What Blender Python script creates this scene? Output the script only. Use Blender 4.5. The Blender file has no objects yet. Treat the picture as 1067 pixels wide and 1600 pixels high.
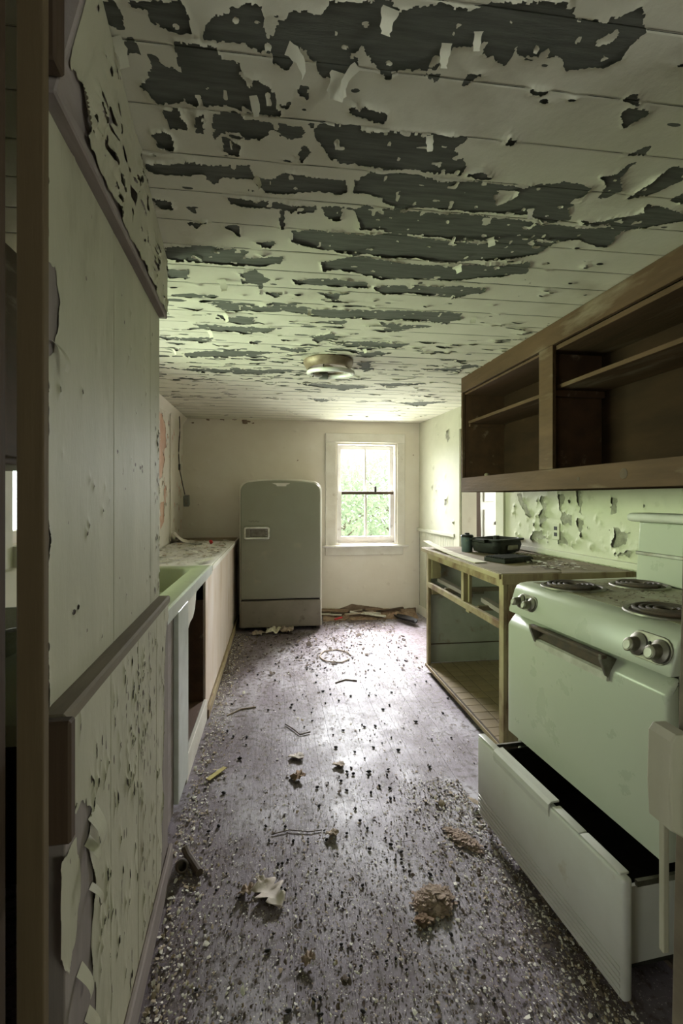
import bpy, bmesh, math, random
import numpy as np
from mathutils import Vector, Matrix
random.seed(7)
RNG = np.random.default_rng(11)
S = bpy.context.scene
C = S.collection
R = math.radians

# ------------------------------------------------------------------ camera
cam_d = bpy.data.cameras.new('camera')
cam = bpy.data.objects.new('camera', cam_d)
C.objects.link(cam)
cam.location = (0, 0, 1.335)
cam.rotation_euler = (R(90), 0, -math.atan(101.5 / 755))
cam_d.sensor_fit = 'VERTICAL'
cam_d.sensor_height = 36
cam_d.lens = 36 * 755 / 1600
cam_d.shift_y = -22 / 1600
cam_d.clip_start = 0.02
S.camera = cam

# ------------------------------------------------------------------ sky, daylight, exposure
W = bpy.data.worlds.new('overcast_sky')
S.world = W
W.use_nodes = True
W.node_tree.nodes['Background'].inputs[0].default_value = (0.93, 0.98, 1.0, 1)
W.node_tree.nodes['Background'].inputs[1].default_value = 6.0

def daylight(name, loc, rot, sx, sy, watts, col, spread=180):
    d = bpy.data.lights.new(name, 'AREA')
    d.shape = 'RECTANGLE'; d.size = sx; d.size_y = sy; d.energy = watts; d.color = col
    d.spread = R(spread)
    o = bpy.data.objects.new(name, d)
    C.objects.link(o); o.location = loc; o.rotation_euler = rot
    return o
# daylight through the back, sink and side windows, plus added fill lamps (area lamps stand outside the openings)
daylight('daylight_back_window', (1.02, 6.3, 2.4), (R(-62), 0, 0), 1.0, 1.1, 560, (1.0, 0.96, 1.03), 125)
daylight('ground_bounce_fill', (1.02, 6.35, 0.3), (R(-125), 0, 0), 1.8, 0.7, 170, (0.98, 1.0, 0.90), 140)  # added lamp aimed up in place of ground bounce, brightens the far ceiling
daylight('daylight_sink_window', (-2.5, 2.65, 1.55), (0, R(-90), 0), 1.3, 1.9, 195, (0.80, 1.0, 0.54))
daylight('fill_near_left', (-2.35, -1.1, 1.5), (0, R(-90), R(20)), 1.1, 1.2, 6.5, (0.80, 1.0, 0.42))  # added fill behind the camera for the stove, no known window there
daylight('fill_near_right', (2.35, -1.3, 1.5), (0, R(90), R(-20)), 1.1, 1.2, 6.5, (0.80, 1.0, 0.42))  # unseen fill lamp put in to light the partition face
daylight('daylight_side_room', (3.6, 4.5, 1.7), (0, R(90), 0), 1.1, 1.2, 45, (0.95, 1.0, 0.90))

vs = S.view_settings
vs.view_transform = 'Standard'
vs.look = 'None'
vs.exposure = 0.2
vs.gamma = 1.0
vs.use_curve_mapping = False

# ------------------------------------------------------------------ helpers: materials
MATS = {}
def mat(name, base, var=None, scale=8, stretch=(1, 1, 1), rough=0.7, metal=0.0, bump=0.0, bscale=60,
        dirt=None, dscale=5, dlo=0.55, dhi=0.65, dstretch=None, rand=0.0, spec=0.4, detail=8, lo=0.35, hi=0.65,
        dirt2=None, d3=None, d3scale=90, d3lo=.62, d3hi=.66, d2scale=30, d2lo=0.62, d2hi=0.68, rvar=0.0):
    m = bpy.data.materials.new(name); m.use_nodes = True
    nt = m.node_tree; N = nt.nodes; L = nt.links
    b = N['Principled BSDF']
    b.inputs['Roughness'].default_value = rough
    b.inputs['Metallic'].default_value = metal
    b.inputs['Specular IOR Level'].default_value = spec
    tc = N.new('ShaderNodeTexCoord')
    def noise(sc, st, off=0.0, det=detail, rg=0.6):
        mp = N.new('ShaderNodeMapping'); L.new(tc.outputs['Object'], mp.inputs[0])
        mp.inputs['Scale'].default_value = st; mp.inputs['Location'].default_value = (off, off * 1.7, off * 0.6)
        n = N.new('ShaderNodeTexNoise'); L.new(mp.outputs[0], n.inputs['Vector'])
        n.inputs['Scale'].default_value = sc; n.inputs['Detail'].default_value = det; n.inputs['Roughness'].default_value = rg
        return n.outputs['Fac']
    def ramp(fac, a, z):
        r = N.new('ShaderNodeMapRange'); L.new(fac, r.inputs[0])
        r.inputs[1].default_value = a; r.inputs[2].default_value = z
        return r.outputs[0]
    def mix(fac, A, B, mode='MIX'):
        x = N.new('ShaderNodeMix'); x.data_type = 'RGBA'; x.blend_type = mode
        if isinstance(fac, float): x.inputs[0].default_value = fac
        else: L.new(fac, x.inputs[0])
        for k, v in ((6, A), (7, B)):
            if isinstance(v, tuple): x.inputs[k].default_value = (*v[:3], 1)
            else: L.new(v, x.inputs[k])
        return x.outputs[2]
    col = tuple(base)
    if var: col = mix(ramp(noise(scale, stretch), lo, hi), col, tuple(var))
    if dirt: col = mix(ramp(noise(dscale, dstretch or stretch, 3.3), dlo, dhi), col, tuple(dirt))
    if dirt2: col = mix(ramp(noise(d2scale, (1, 1, 1), 7.1), d2lo, d2hi), col, tuple(dirt2))
    if d3: col = mix(ramp(noise(d3scale, (1, 1, 1), 11.7, 3), d3lo, d3hi), col, tuple(d3))
    if rand:
        oi = N.new('ShaderNodeObjectInfo')
        r = N.new('ShaderNodeMapRange'); L.new(oi.outputs['Random'], r.inputs[0])
        r.inputs[3].default_value = 1 - rand; r.inputs[4].default_value = 1 + rand
        cc = N.new('ShaderNodeCombineColor')
        for i in range(3): L.new(r.outputs[0], cc.inputs[i])
        col = mix(1.0, col, cc.outputs[0], 'MULTIPLY')
    if isinstance(col, tuple): b.inputs['Base Color'].default_value = (*col[:3], 1)
    else: L.new(col, b.inputs['Base Color'])
    if rvar:
        r = N.new('ShaderNodeMapRange'); L.new(noise(6, (1, 1, 1), 9.0), r.inputs[0])
        r.inputs[1].default_value = .3; r.inputs[2].default_value = .7
        r.inputs[3].default_value = max(0.05, rough - rvar); r.inputs[4].default_value = min(1, rough + rvar)
        L.new(r.outputs[0], b.inputs['Roughness'])
    if bump:
        bp = N.new('ShaderNodeBump'); bp.inputs['Strength'].default_value = bump; bp.inputs['Distance'].default_value = 0.004
        L.new(noise(bscale, stretch, 5.0, 6), bp.inputs['Height']); L.new(bp.outputs[0], b.inputs['Normal'])
    MATS[name] = m
    return m

mat('ceil_paint', (.69, .665, .555), (.61, .585, .475), 3, rough=.75, bump=.35, bscale=45, dirt=(.40, .36, .27), dscale=2.2, dlo=.60, dhi=.80)
mat('ceil_wood', (.10, .104, .088), (.15, .153, .132), 9, (1, 9, 1), rough=.85, bump=.3, bscale=40, rand=.12)
mat('wall_cream', (.76, .71, .62), (.70, .64, .54), 2.5, rough=.8, bump=.2, bscale=70, dirt=(.45, .37, .26), dscale=4, dlo=.66, dhi=.80)
mat('wall_cream_green', (.55, .54, .42), (.48, .47, .36), 3, rough=.7, bump=.2, bscale=70, dirt=(.30, .27, .18), dscale=7, dlo=.64, dhi=.78)
mat('wall_pink', (.62, .36, .26), (.70, .50, .38), 6, rough=.85, bump=.2)
mat('wall_bare', (.17, .11, .075), (.26, .19, .14), 12, rough=.9, bump=.5)
mat('plaster_grey', (.34, .33, .26), (.20, .19, .15), 25, rough=.95, bump=.4)
mat('part_paint', (.44, .415, .305), (.37, .345, .25), 4, (1, 1, .35), rough=.6, bump=.25, bscale=60, dirt=(.25, .22, .145), dscale=6, dlo=.58, dhi=.78)
mat('part_wood', (.24, .20, .18), (.17, .14, .125), 12, (1, 1, .08), rough=.85, bump=.3)
mat('dark_wood', (.075, .045, .025), (.05, .03, .018), 14, (1, 1, .06), rough=.75, bump=.3)
mat('jamb_wood', (.13, .09, .045), (.09, .06, .03), 14, (1, 1, .06), rough=.75, bump=.3)
mat('cap_wood', (.20, .165, .11), (.14, .11, .075), 14, (1, .2, 1), rough=.8, bump=.3)
mat('mauve_wood', (.30, .25, .235), (.22, .18, .165), 14, (1, .15, 1), rough=.8, bump=.3)
mat('white_trim', (.72, .69, .62), (.62, .58, .50), 5, rough=.6, bump=.2, dirt=(.35, .28, .20), dscale=9, dlo=.63, dhi=.72)
mat('sash_white', (.80, .78, .74), (.70, .66, .62), 6, rough=.6, bump=.2, dirt=(.42, .36, .32), dscale=9, dlo=.60, dhi=.72)
mat('floor_board', (.115, .085, .092), (.225, .19, .22), 3.2, (1, .35, 1), rough=.55, bump=.5, bscale=70, dirt=(.46, .44, .47), dscale=2.6, dstretch=(1, .5, 1), dlo=.48, dhi=.72, rand=.05,
    dirt2=(.085, .064, .052), d2scale=30, d2lo=.50, d2hi=.64, d3=(.50, .46, .42), d3scale=170, d3lo=.63, d3hi=.68, rvar=.10, spec=.3)
mat('subfloor', (.06, .045, .035), rough=.95)
mat('cab_brown', (.10, .050, .026), (.066, .034, .018), 10, (1, .12, 1), rough=.7, bump=.3, dirt=(.30, .22, .15), dscale=8, dstretch=(1, .25, 1), dlo=.60, dhi=.72)
mat('cab_rail', (.10, .058, .034), (.064, .038, .022), 9, (1, .15, 1), rough=.75, bump=.4, dirt=(.165, .125, .09), dscale=7, dstretch=(1, .2, 1), dlo=.55, dhi=.68, spec=.15)
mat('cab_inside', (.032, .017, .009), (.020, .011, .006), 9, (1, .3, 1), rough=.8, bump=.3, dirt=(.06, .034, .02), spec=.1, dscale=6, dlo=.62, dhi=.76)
mat('yellow_wood', (.37, .305, .175), (.27, .205, .115), 10, (1, .3, .3), rough=.75, bump=.3, dirt=(.15, .085, .045), dscale=12, dlo=.52, dhi=.66)
mat('worktop_wood', (.24, .19, .115), (.165, .125, .072), 7, (.4, 1, 1), rough=.8, bump=.4, dirt=(.42, .38, .29), dscale=7, dlo=.56, dhi=.72)
mat('grey_panel', (.42, .44, .38), (.35, .36, .30), 5, rough=.6, bump=.1, dirt=(.24, .17, .10), dscale=4, dlo=.63, dhi=.75)
mat('enamel', (.42, .44, .355), (.395, .41, .33), 1.5, rough=.3, bump=.03, spec=.5, rvar=.05, lo=.2, hi=.8)
mat('enamel_top', (.34, .33, .23), (.20, .17, .10), 8, rough=.5, bump=.2, dirt=(.12, .09, .05), dscale=16, dlo=.55, dhi=.66)
mat('enamel_drawer', (.54, .53, .49), (.48, .465, .42), 4, rough=.35, bump=.05, spec=.5, dirt=(.36, .30, .20), dscale=9, dlo=.66, dhi=.78)
mat('fridge_paint', (.275, .28, .21), (.25, .25, .185), 2.5, rough=.38, bump=.05, spec=.5, dirt=(.36, .32, .22), dscale=4, dlo=.62, dhi=.8)
mat('fridge_low', (.25, .225, .18), (.20, .175, .135), 4, rough=.5, dirt=(.13, .10, .07), dscale=9, dlo=.60, dhi=.72)
mat('fridge_rim', (.72, .70, .62), (.62, .58, .50), 7, rough=.4)
mat('black_metal', (.018, .016, .013), (.035, .03, .025), 18, spec=.2, rough=.75, bump=.2)
mat('rust_black', (.05, .038, .028), (.09, .06, .04), 20, rough=.7, bump=.4)
mat('chrome', (.42, .42, .39), (.26, .24, .20), 18, rough=.38, metal=1.0, bump=.05)
mat('dull_steel', (.27, .255, .22), (.16, .145, .11), 22, rough=.5, metal=.9, bump=.1)
mat('aluminium', (.50, .49, .43), (.36, .34, .28), 25, rough=.45, metal=.2, bump=.1)
mat('bright_chrome', (.78, .78, .74), (.55, .54, .48), 20, rough=.3, metal=.85)
mat('ring_tube', (.86, .86, .82), rough=.2, spec=.6)
mat('fixture_pan', (.30, .24, .17), (.17, .12, .075), 12, rough=.45, metal=.3, bump=.1)
mat('sink_enamel', (.36, .40, .26), (.31, .345, .22), 4, rough=.4, spec=.4, dirt=(.24, .24, .14), dscale=7, dlo=.60, dhi=.75)
mat('white_metal', (.58, .60, .56), (.48, .50, .46), 9, rough=.38, spec=.5, dirt=(.40, .37, .30), dscale=10, dlo=.62, dhi=.74)
mat('pink_panel', (.66, .58, .52), (.58, .47, .37), 3.5, (1, 1.5, .4), rough=.7, bump=.15, dirt=(.46, .33, .20), dscale=3, dlo=.56, dhi=.72)
mat('chip_white', (.72, .70, .62), (.56, .52, .44), 60, rough=.8)
mat('chip_tan', (.40, .33, .24), (.28, .22, .15), 60, rough=.9)
mat('crumb_dark', (.085, .065, .05), (.14, .105, .08), 60, rough=.95)
mat('pellet', (.012, .010, .009), rough=.7)
mat('leaf_dry', (.45, .37, .30), (.33, .26, .20), 30, rough=.8, bump=.2, bscale=120)
mat('leaf_pale', (.62, .56, .50), (.50, .43, .37), 30, rough=.8, bump=.2, bscale=120)
mat('wool', (.46, .36, .29), (.30, .22, .17), 40, rough=1, bump=.8, bscale=120)
mat('rubble', (.20, .12, .075), (.30, .22, .15), 20, rough=1, bump=.6)
mat('red_plastic', (.55, .03, .035), rough=.4)
mat('yellow_strip', (.50, .43, .14), (.40, .32, .10), 20, rough=.7)
mat('paper', (.74, .70, .58), (.60, .54, .40), 14, rough=.85)
mat('blue_can', (.10, .135, .14), (.075, .10, .105), 14, rough=.5, dirt=(.22, .23, .20), dscale=20, dlo=.6, dhi=.75)
mat('black_plastic', (.014, .014, .013), (.024, .024, .022), 10, rough=.55, spec=.25, dirt=(.06, .056, .046), dscale=12, dlo=.60, dhi=.75)
mat('cord', (.04, .032, .025), rough=.6)
mat('grey_box', (.20, .21, .19), (.14, .14, .12), 25, rough=.6)
mat('lino', (.25, .19, .10), (.19, .14, .075), 12, rough=.6, bump=.2, dirt=(.16, .11, .06), dscale=7, dlo=.58, dhi=.7, rand=.10)
mat('lino_joint', (.05, .035, .02), rough=.8)
mat('door_white', (.78, .77, .70), (.70, .68, .60), 4, rough=.6)
mat('ext_ground', (.16, .22, .08), (.24, .28, .12), 2, rough=1)
mat('bark', (.16, .13, .10), (.10, .08, .06), 20, (1, 1, .2), rough=.95)
mat('sack_white', (.66, .68, .60), (.50, .52, .42), 20, rough=.7, bump=.4)

def leafmat(name, c1, c2):
    m = mat(name, c1, c2, 3, rough=.6)
    nt = m.node_tree; b = nt.nodes['Principled BSDF']
    tr = nt.nodes.new('ShaderNodeBsdfTranslucent'); ms = nt.nodes.new('ShaderNodeMixShader')
    tr.inputs[0].default_value = (*c1, 1); ms.inputs[0].default_value = .5
    nt.links.new(b.outputs[0], ms.inputs[1]); nt.links.new(tr.outputs[0], ms.inputs[2])
    nt.links.new(ms.outputs[0], nt.nodes['Material Output'].inputs[0])
leafmat('foliage', (.40, .47, .33), (.30, .37, .24))
leafmat('foliage_pale', (.52, .58, .44), (.42, .48, .35))

g = bpy.data.materials.new('glass'); g.use_nodes = True
nt = g.node_tree; b = nt.nodes['Principled BSDF']
tr = nt.nodes.new('ShaderNodeBsdfTransparent'); gl = nt.nodes.new('ShaderNodeBsdfGlossy'); ms = nt.nodes.new('ShaderNodeMixShader')
tr.inputs[0].default_value = (.95, .97, .95, 1); gl.inputs['Roughness'].default_value = .05; ms.inputs[0].default_value = .06
nt.links.new(tr.outputs[0], ms.inputs[1]); nt.links.new(gl.outputs[0], ms.inputs[2]); nt.links.new(ms.outputs[0], nt.nodes['Material Output'].inputs[0])
MATS['glass'] = g

# ------------------------------------------------------------------ helpers: meshes
class MB:
    def __init__(s): s.v = []; s.f = []
    def add(s, vs, fs):
        n = len(s.v); s.v += [tuple(p) for p in vs]; s.f += [tuple(i + n for i in f) for f in fs]; return s
    def bm(s, bm):
        bm.verts.index_update(); s.add([v.co[:] for v in bm.verts], [[v.index for v in f.verts] for f in bm.faces]); bm.free(); return s
    def box(s, x0, x1, y0, y1, z0, z1, bev=0.0, seg=2, fn=None):
        bm = bmesh.new(); bmesh.ops.create_cube(bm, size=1)
        for v in bm.verts:
            v.co = ((x0 + x1) / 2 + v.co.x * (x1 - x0), (y0 + y1) / 2 + v.co.y * (y1 - y0), (z0 + z1) / 2 + v.co.z * (z1 - z0))
        if bev: bmesh.ops.bevel(bm, geom=bm.edges[:], offset=bev, segments=seg, affect='EDGES', profile=.5)
        if fn:
            for v in bm.verts: v.co = fn(v.co)
        return s.bm(bm)
    def prism(s, pts, axis, a, b, bev=0.0, seg=2):
        """extrude a 2D outline along axis 0/1/2 from a to b"""
        def P(p, t):
            q = [p[0], p[1]]; q.insert(axis, t); return q
        bm = bmesh.new()
        A = [bm.verts.new(P(p, a)) for p in pts]; B = [bm.verts.new(P(p, b)) for p in pts]
        n = len(pts)
        fa = bm.faces.new(A); fb = bm.faces.new(B[::-1])
        for i in range(n): bm.faces.new((A[i], B[i], B[(i + 1) % n], A[(i + 1) % n]))
        bmesh.ops.recalc_face_normals(bm, faces=bm.faces[:])
        if bev:
            ed = [e for e in bm.edges if (e.verts[0] in A) == (e.verts[1] in A)]
            bmesh.ops.bevel(bm, geom=ed, offset=bev, segments=seg, affect='EDGES', profile=.5)
        return s.bm(bm)
    def lathe(s, prof, c=(0, 0, 0), n=24, axis=2):
        vs = []; fs = []
        for r, h in prof:
            for k in range(n):
                a = 2 * math.pi * k / n
                p = [r * math.cos(a), r * math.sin(a)]; p.insert(axis, h)
                vs.append((p[0] + c[0], p[1] + c[1], p[2] + c[2]))
        for i in range(len(prof) - 1):
            for k in range(n):
                fs.append((i * n + k, i * n + (k + 1) % n, (i + 1) * n + (k + 1) % n, (i + 1) * n + k))
        fs.append(tuple(range(n))[::-1]); fs.append(tuple((len(prof) - 1) * n + k for k in range(n)))
        return s.add(vs, fs)
    def tube(s, pts, r, n=8, closed=False):
        pts = [Vector(p) for p in pts]; m = len(pts); vs = []; fs = []
        rr = r if isinstance(r, (list, tuple)) else [r] * m
        for i, p in enumerate(pts):
            a = pts[(i - 1) % m] if (closed or i) else p
            b = pts[(i + 1) % m] if (closed or i < m - 1) else p
            t = (b - a).normalized()
            u = t.cross(Vector((0, 0, 1)))
            if u.length < .05: u = t.cross(Vector((1, 0, 0)))
            u.normalize(); w = t.cross(u)
            for k in range(n):
                q = 2 * math.pi * k / n
                vs.append(p + (u * math.cos(q) + w * math.sin(q)) * rr[i])
        for i in range(m if closed else m - 1):
            j = (i + 1) % m
            for k in range(n): fs.append((i * n + k, i * n + (k + 1) % n, j * n + (k + 1) % n, j * n + k))
        if not closed:
            fs.append(tuple(range(n))[::-1]); fs.append(tuple((m - 1) * n + k for k in range(n)))
        return s.add(vs, fs)
    def tf(s, fn): s.v = [tuple(fn(Vector(p))) for p in s.v]; return s
    def build(s, name, m, parent=None, smooth=False, ang=35):
        me = bpy.data.meshes.new(name); me.from_pydata(s.v, [], s.f); me.update()
        bm = bmesh.new(); bm.from_mesh(me); bmesh.ops.recalc_face_normals(bm, faces=bm.faces[:]); bm.to_mesh(me); bm.free()
        return link(name, me, m, parent, smooth, ang)
def link(name, me, m, parent=None, smooth=False, ang=35):
    me.materials.append(MATS[m])
    if smooth:
        me.polygons.foreach_set('use_smooth', [True] * len(me.polygons))
        me.set_sharp_from_angle(angle=R(ang))
    o = bpy.data.objects.new(name, me); C.objects.link(o)
    if parent: o.parent = parent
    return o
def B(*a, **k): return MB().box(*a, **k)
def tag(o, label, cat, group=None):
    o['label'] = label; o['category'] = cat
    if group: o['group'] = group
    return o
def thing(name, label, cat, loc=(0, 0, 0), rz=0.0, group=None):
    o = bpy.data.objects.new(name, None); C.objects.link(o); o.empty_display_size = .1
    o.location = loc; o.rotation_euler = (0, 0, rz)
    return tag(o, label, cat, group)
def struct(o, label=None):
    o['kind'] = 'structure'
    if label: o['label'] = label
    return o
def stuff(o): o['kind'] = 'stuff'; return o
def sroot(name, label=None):
    o = bpy.data.objects.new(name, None); C.objects.link(o); o.empty_display_size = .1
    return struct(o, label)

# ------------------------------------------------------------------ helpers: noise and peeling paint
def hsh(ix, iy, s):
    h = (ix.astype(np.int64) * 374761393 + iy.astype(np.int64) * 668265263 + s * 1274126177) & 0xffffffff
    h = ((h ^ (h >> 13)) * 1274126177) & 0xffffffff
    return ((h ^ (h >> 16)) & 0xffff) / 65535.0
def vn(x, y, s=0):
    ix = np.floor(x); iy = np.floor(y); fx = x - ix; fy = y - iy
    fx = fx * fx * (3 - 2 * fx); fy = fy * fy * (3 - 2 * fy)
    a = hsh(ix, iy, s); b = hsh(ix + 1, iy, s); c = hsh(ix, iy + 1, s); d = hsh(ix + 1, iy + 1, s)
    return (a * (1 - fx) + b * fx) * (1 - fy) + (c * (1 - fx) + d * fx) * fy
def fbm(x, y, s=0, o=4):
    t = 0; a = .5; n = 0
    for k in range(o): t = t + a * vn(x * 2 ** k, y * 2 ** k, s + k * 17); n += a; a *= .55
    return t / n - .5
def poly_sd(X, Y, P):
    """signed distance to a polygon, negative inside"""
    P = np.array(P); n = len(P); d2 = np.full(X.shape, 1e9); ins = np.zeros(X.shape, bool)
    for i in range(n):
        ax, ay = P[i]; bx, by = P[(i + 1) % n]; ex, ey = bx - ax, by - ay
        t = np.clip(((X - ax) * ex + (Y - ay) * ey) / (ex * ex + ey * ey + 1e-12), 0, 1)
        d2 = np.minimum(d2, (X - ax - t * ex) ** 2 + (Y - ay - t * ey) ** 2)
        if ay != by: ins ^= ((ay > Y) != (by > Y)) & (X < (bx - ax) * (Y - ay) / (by - ay) + ax)
    return np.where(ins, -1, 1) * np.sqrt(d2)
def sheet(us, vs, field, O, U, V, N, lift=.004, sig=.006, base=.0012, seams=None, sdepth=.003, seed=0, wob=.0006):
    """a skin of paint over a flat surface: kept where field > 0, its torn edges snapped smooth and curling up"""
    Ug, Vg = np.meshgrid(us, vs)
    f = field(Ug, Vg)
    du = np.gradient(us)[None, :]; dv = np.gradient(vs)[:, None]
    gy, gx = np.gradient(f); gx = gx / du; gy = gy / dv
    g2 = gx * gx + gy * gy + 1e-9
    near = np.abs(f) < np.sqrt(g2) * np.minimum(du, dv) * .75
    su = np.where(near, np.clip(-f * gx / g2, -.5 * du, .5 * du), 0); sv = np.where(near, np.clip(-f * gy / g2, -.5 * dv, .5 * dv), 0)
    ln = np.clip(vn(Ug * 22, Vg * 22, seed + 3) * 1.9 - .55, 0, 1.6)
    off = base + lift * ln * np.exp(-np.maximum(f, 0) / sig) + wob * fbm(Ug * 9, Vg * 9, seed + 5) * 2
    if seams is not None:
        for sm in seams[1]:
            dd = np.abs((Vg if seams[0] == 'v' else Ug) - sm); off = off - sdepth * np.exp(-(dd / .0016) ** 2)
    P = [O[i] + U[i] * (Ug + su) + V[i] * (Vg + sv) + N[i] * off for i in range(3)]
    co = np.stack(P, -1).reshape(-1, 3)
    nu = len(us); nv = len(vs)
    fc = (f[:-1, :-1] + f[1:, :-1] + f[:-1, 1:] + f[1:, 1:]) > 0
    jj, ii = np.nonzero(fc)
    a = jj * nu + ii
    q = np.stack([a, a + 1, a + nu + 1, a + nu], -1)
    return co, q
def sheet_obj(name, parts, m, parent, flip=False):
    cs = []; qs = []; n = 0
    for co, q in parts:
        used = np.zeros(len(co), bool); used[q.ravel()] = True
        idx = np.cumsum(used) - 1
        cs.append(co[used]); qs.append(idx[q] + n); n += used.sum()
    co = np.concatenate(cs); q = np.concatenate(qs)
    if flip: q = q[:, ::-1]
    me = bpy.data.meshes.new(name)
    me.vertices.add(len(co)); me.vertices.foreach_set('co', co.astype(np.float32).ravel())
    me.loops.add(q.size); me.loops.foreach_set('vertex_index', q.astype(np.int32).ravel())
    me.polygons.add(len(q)); me.polygons.foreach_set('loop_start', np.arange(0, q.size, 4, dtype=np.int32))
    me.polygons.foreach_set('use_smooth', np.ones(len(q), bool))
    me.update(calc_edges=True)
    me.materials.append(MATS[m])
    o = bpy.data.objects.new(name, me); C.objects.link(o); o.parent = parent
    return stuff(o)
def lerpspace(a, b, st): return np.linspace(a, b, max(2, int(round((b - a) / st)) + 1))
def flecks(U, V, seed, n, u0, u1, v0, v1, lu, lv):
    """many small scattered flaked-off spots (elongated), returned as a distance-like field"""
    f = np.full(U.shape, 1.0); r = np.random.default_rng(seed)
    for _ in range(n):
        cu, cv = r.uniform(u0, u1), r.uniform(v0, v1); k = r.uniform(.35, 1.3)
        a, b = lu * k, lv * k * r.uniform(.6, 1.3)
        m = (np.abs(U - cu) < 3 * a + .02) & (np.abs(V - cv) < 3 * b + .02)
        if not m.any(): continue
        d = (np.sqrt(((U[m] - cu) / a) ** 2 + ((V[m] - cv) / b) ** 2) - 1) * min(a, b)
        f[m] = np.minimum(f[m], d)
    return f
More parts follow.
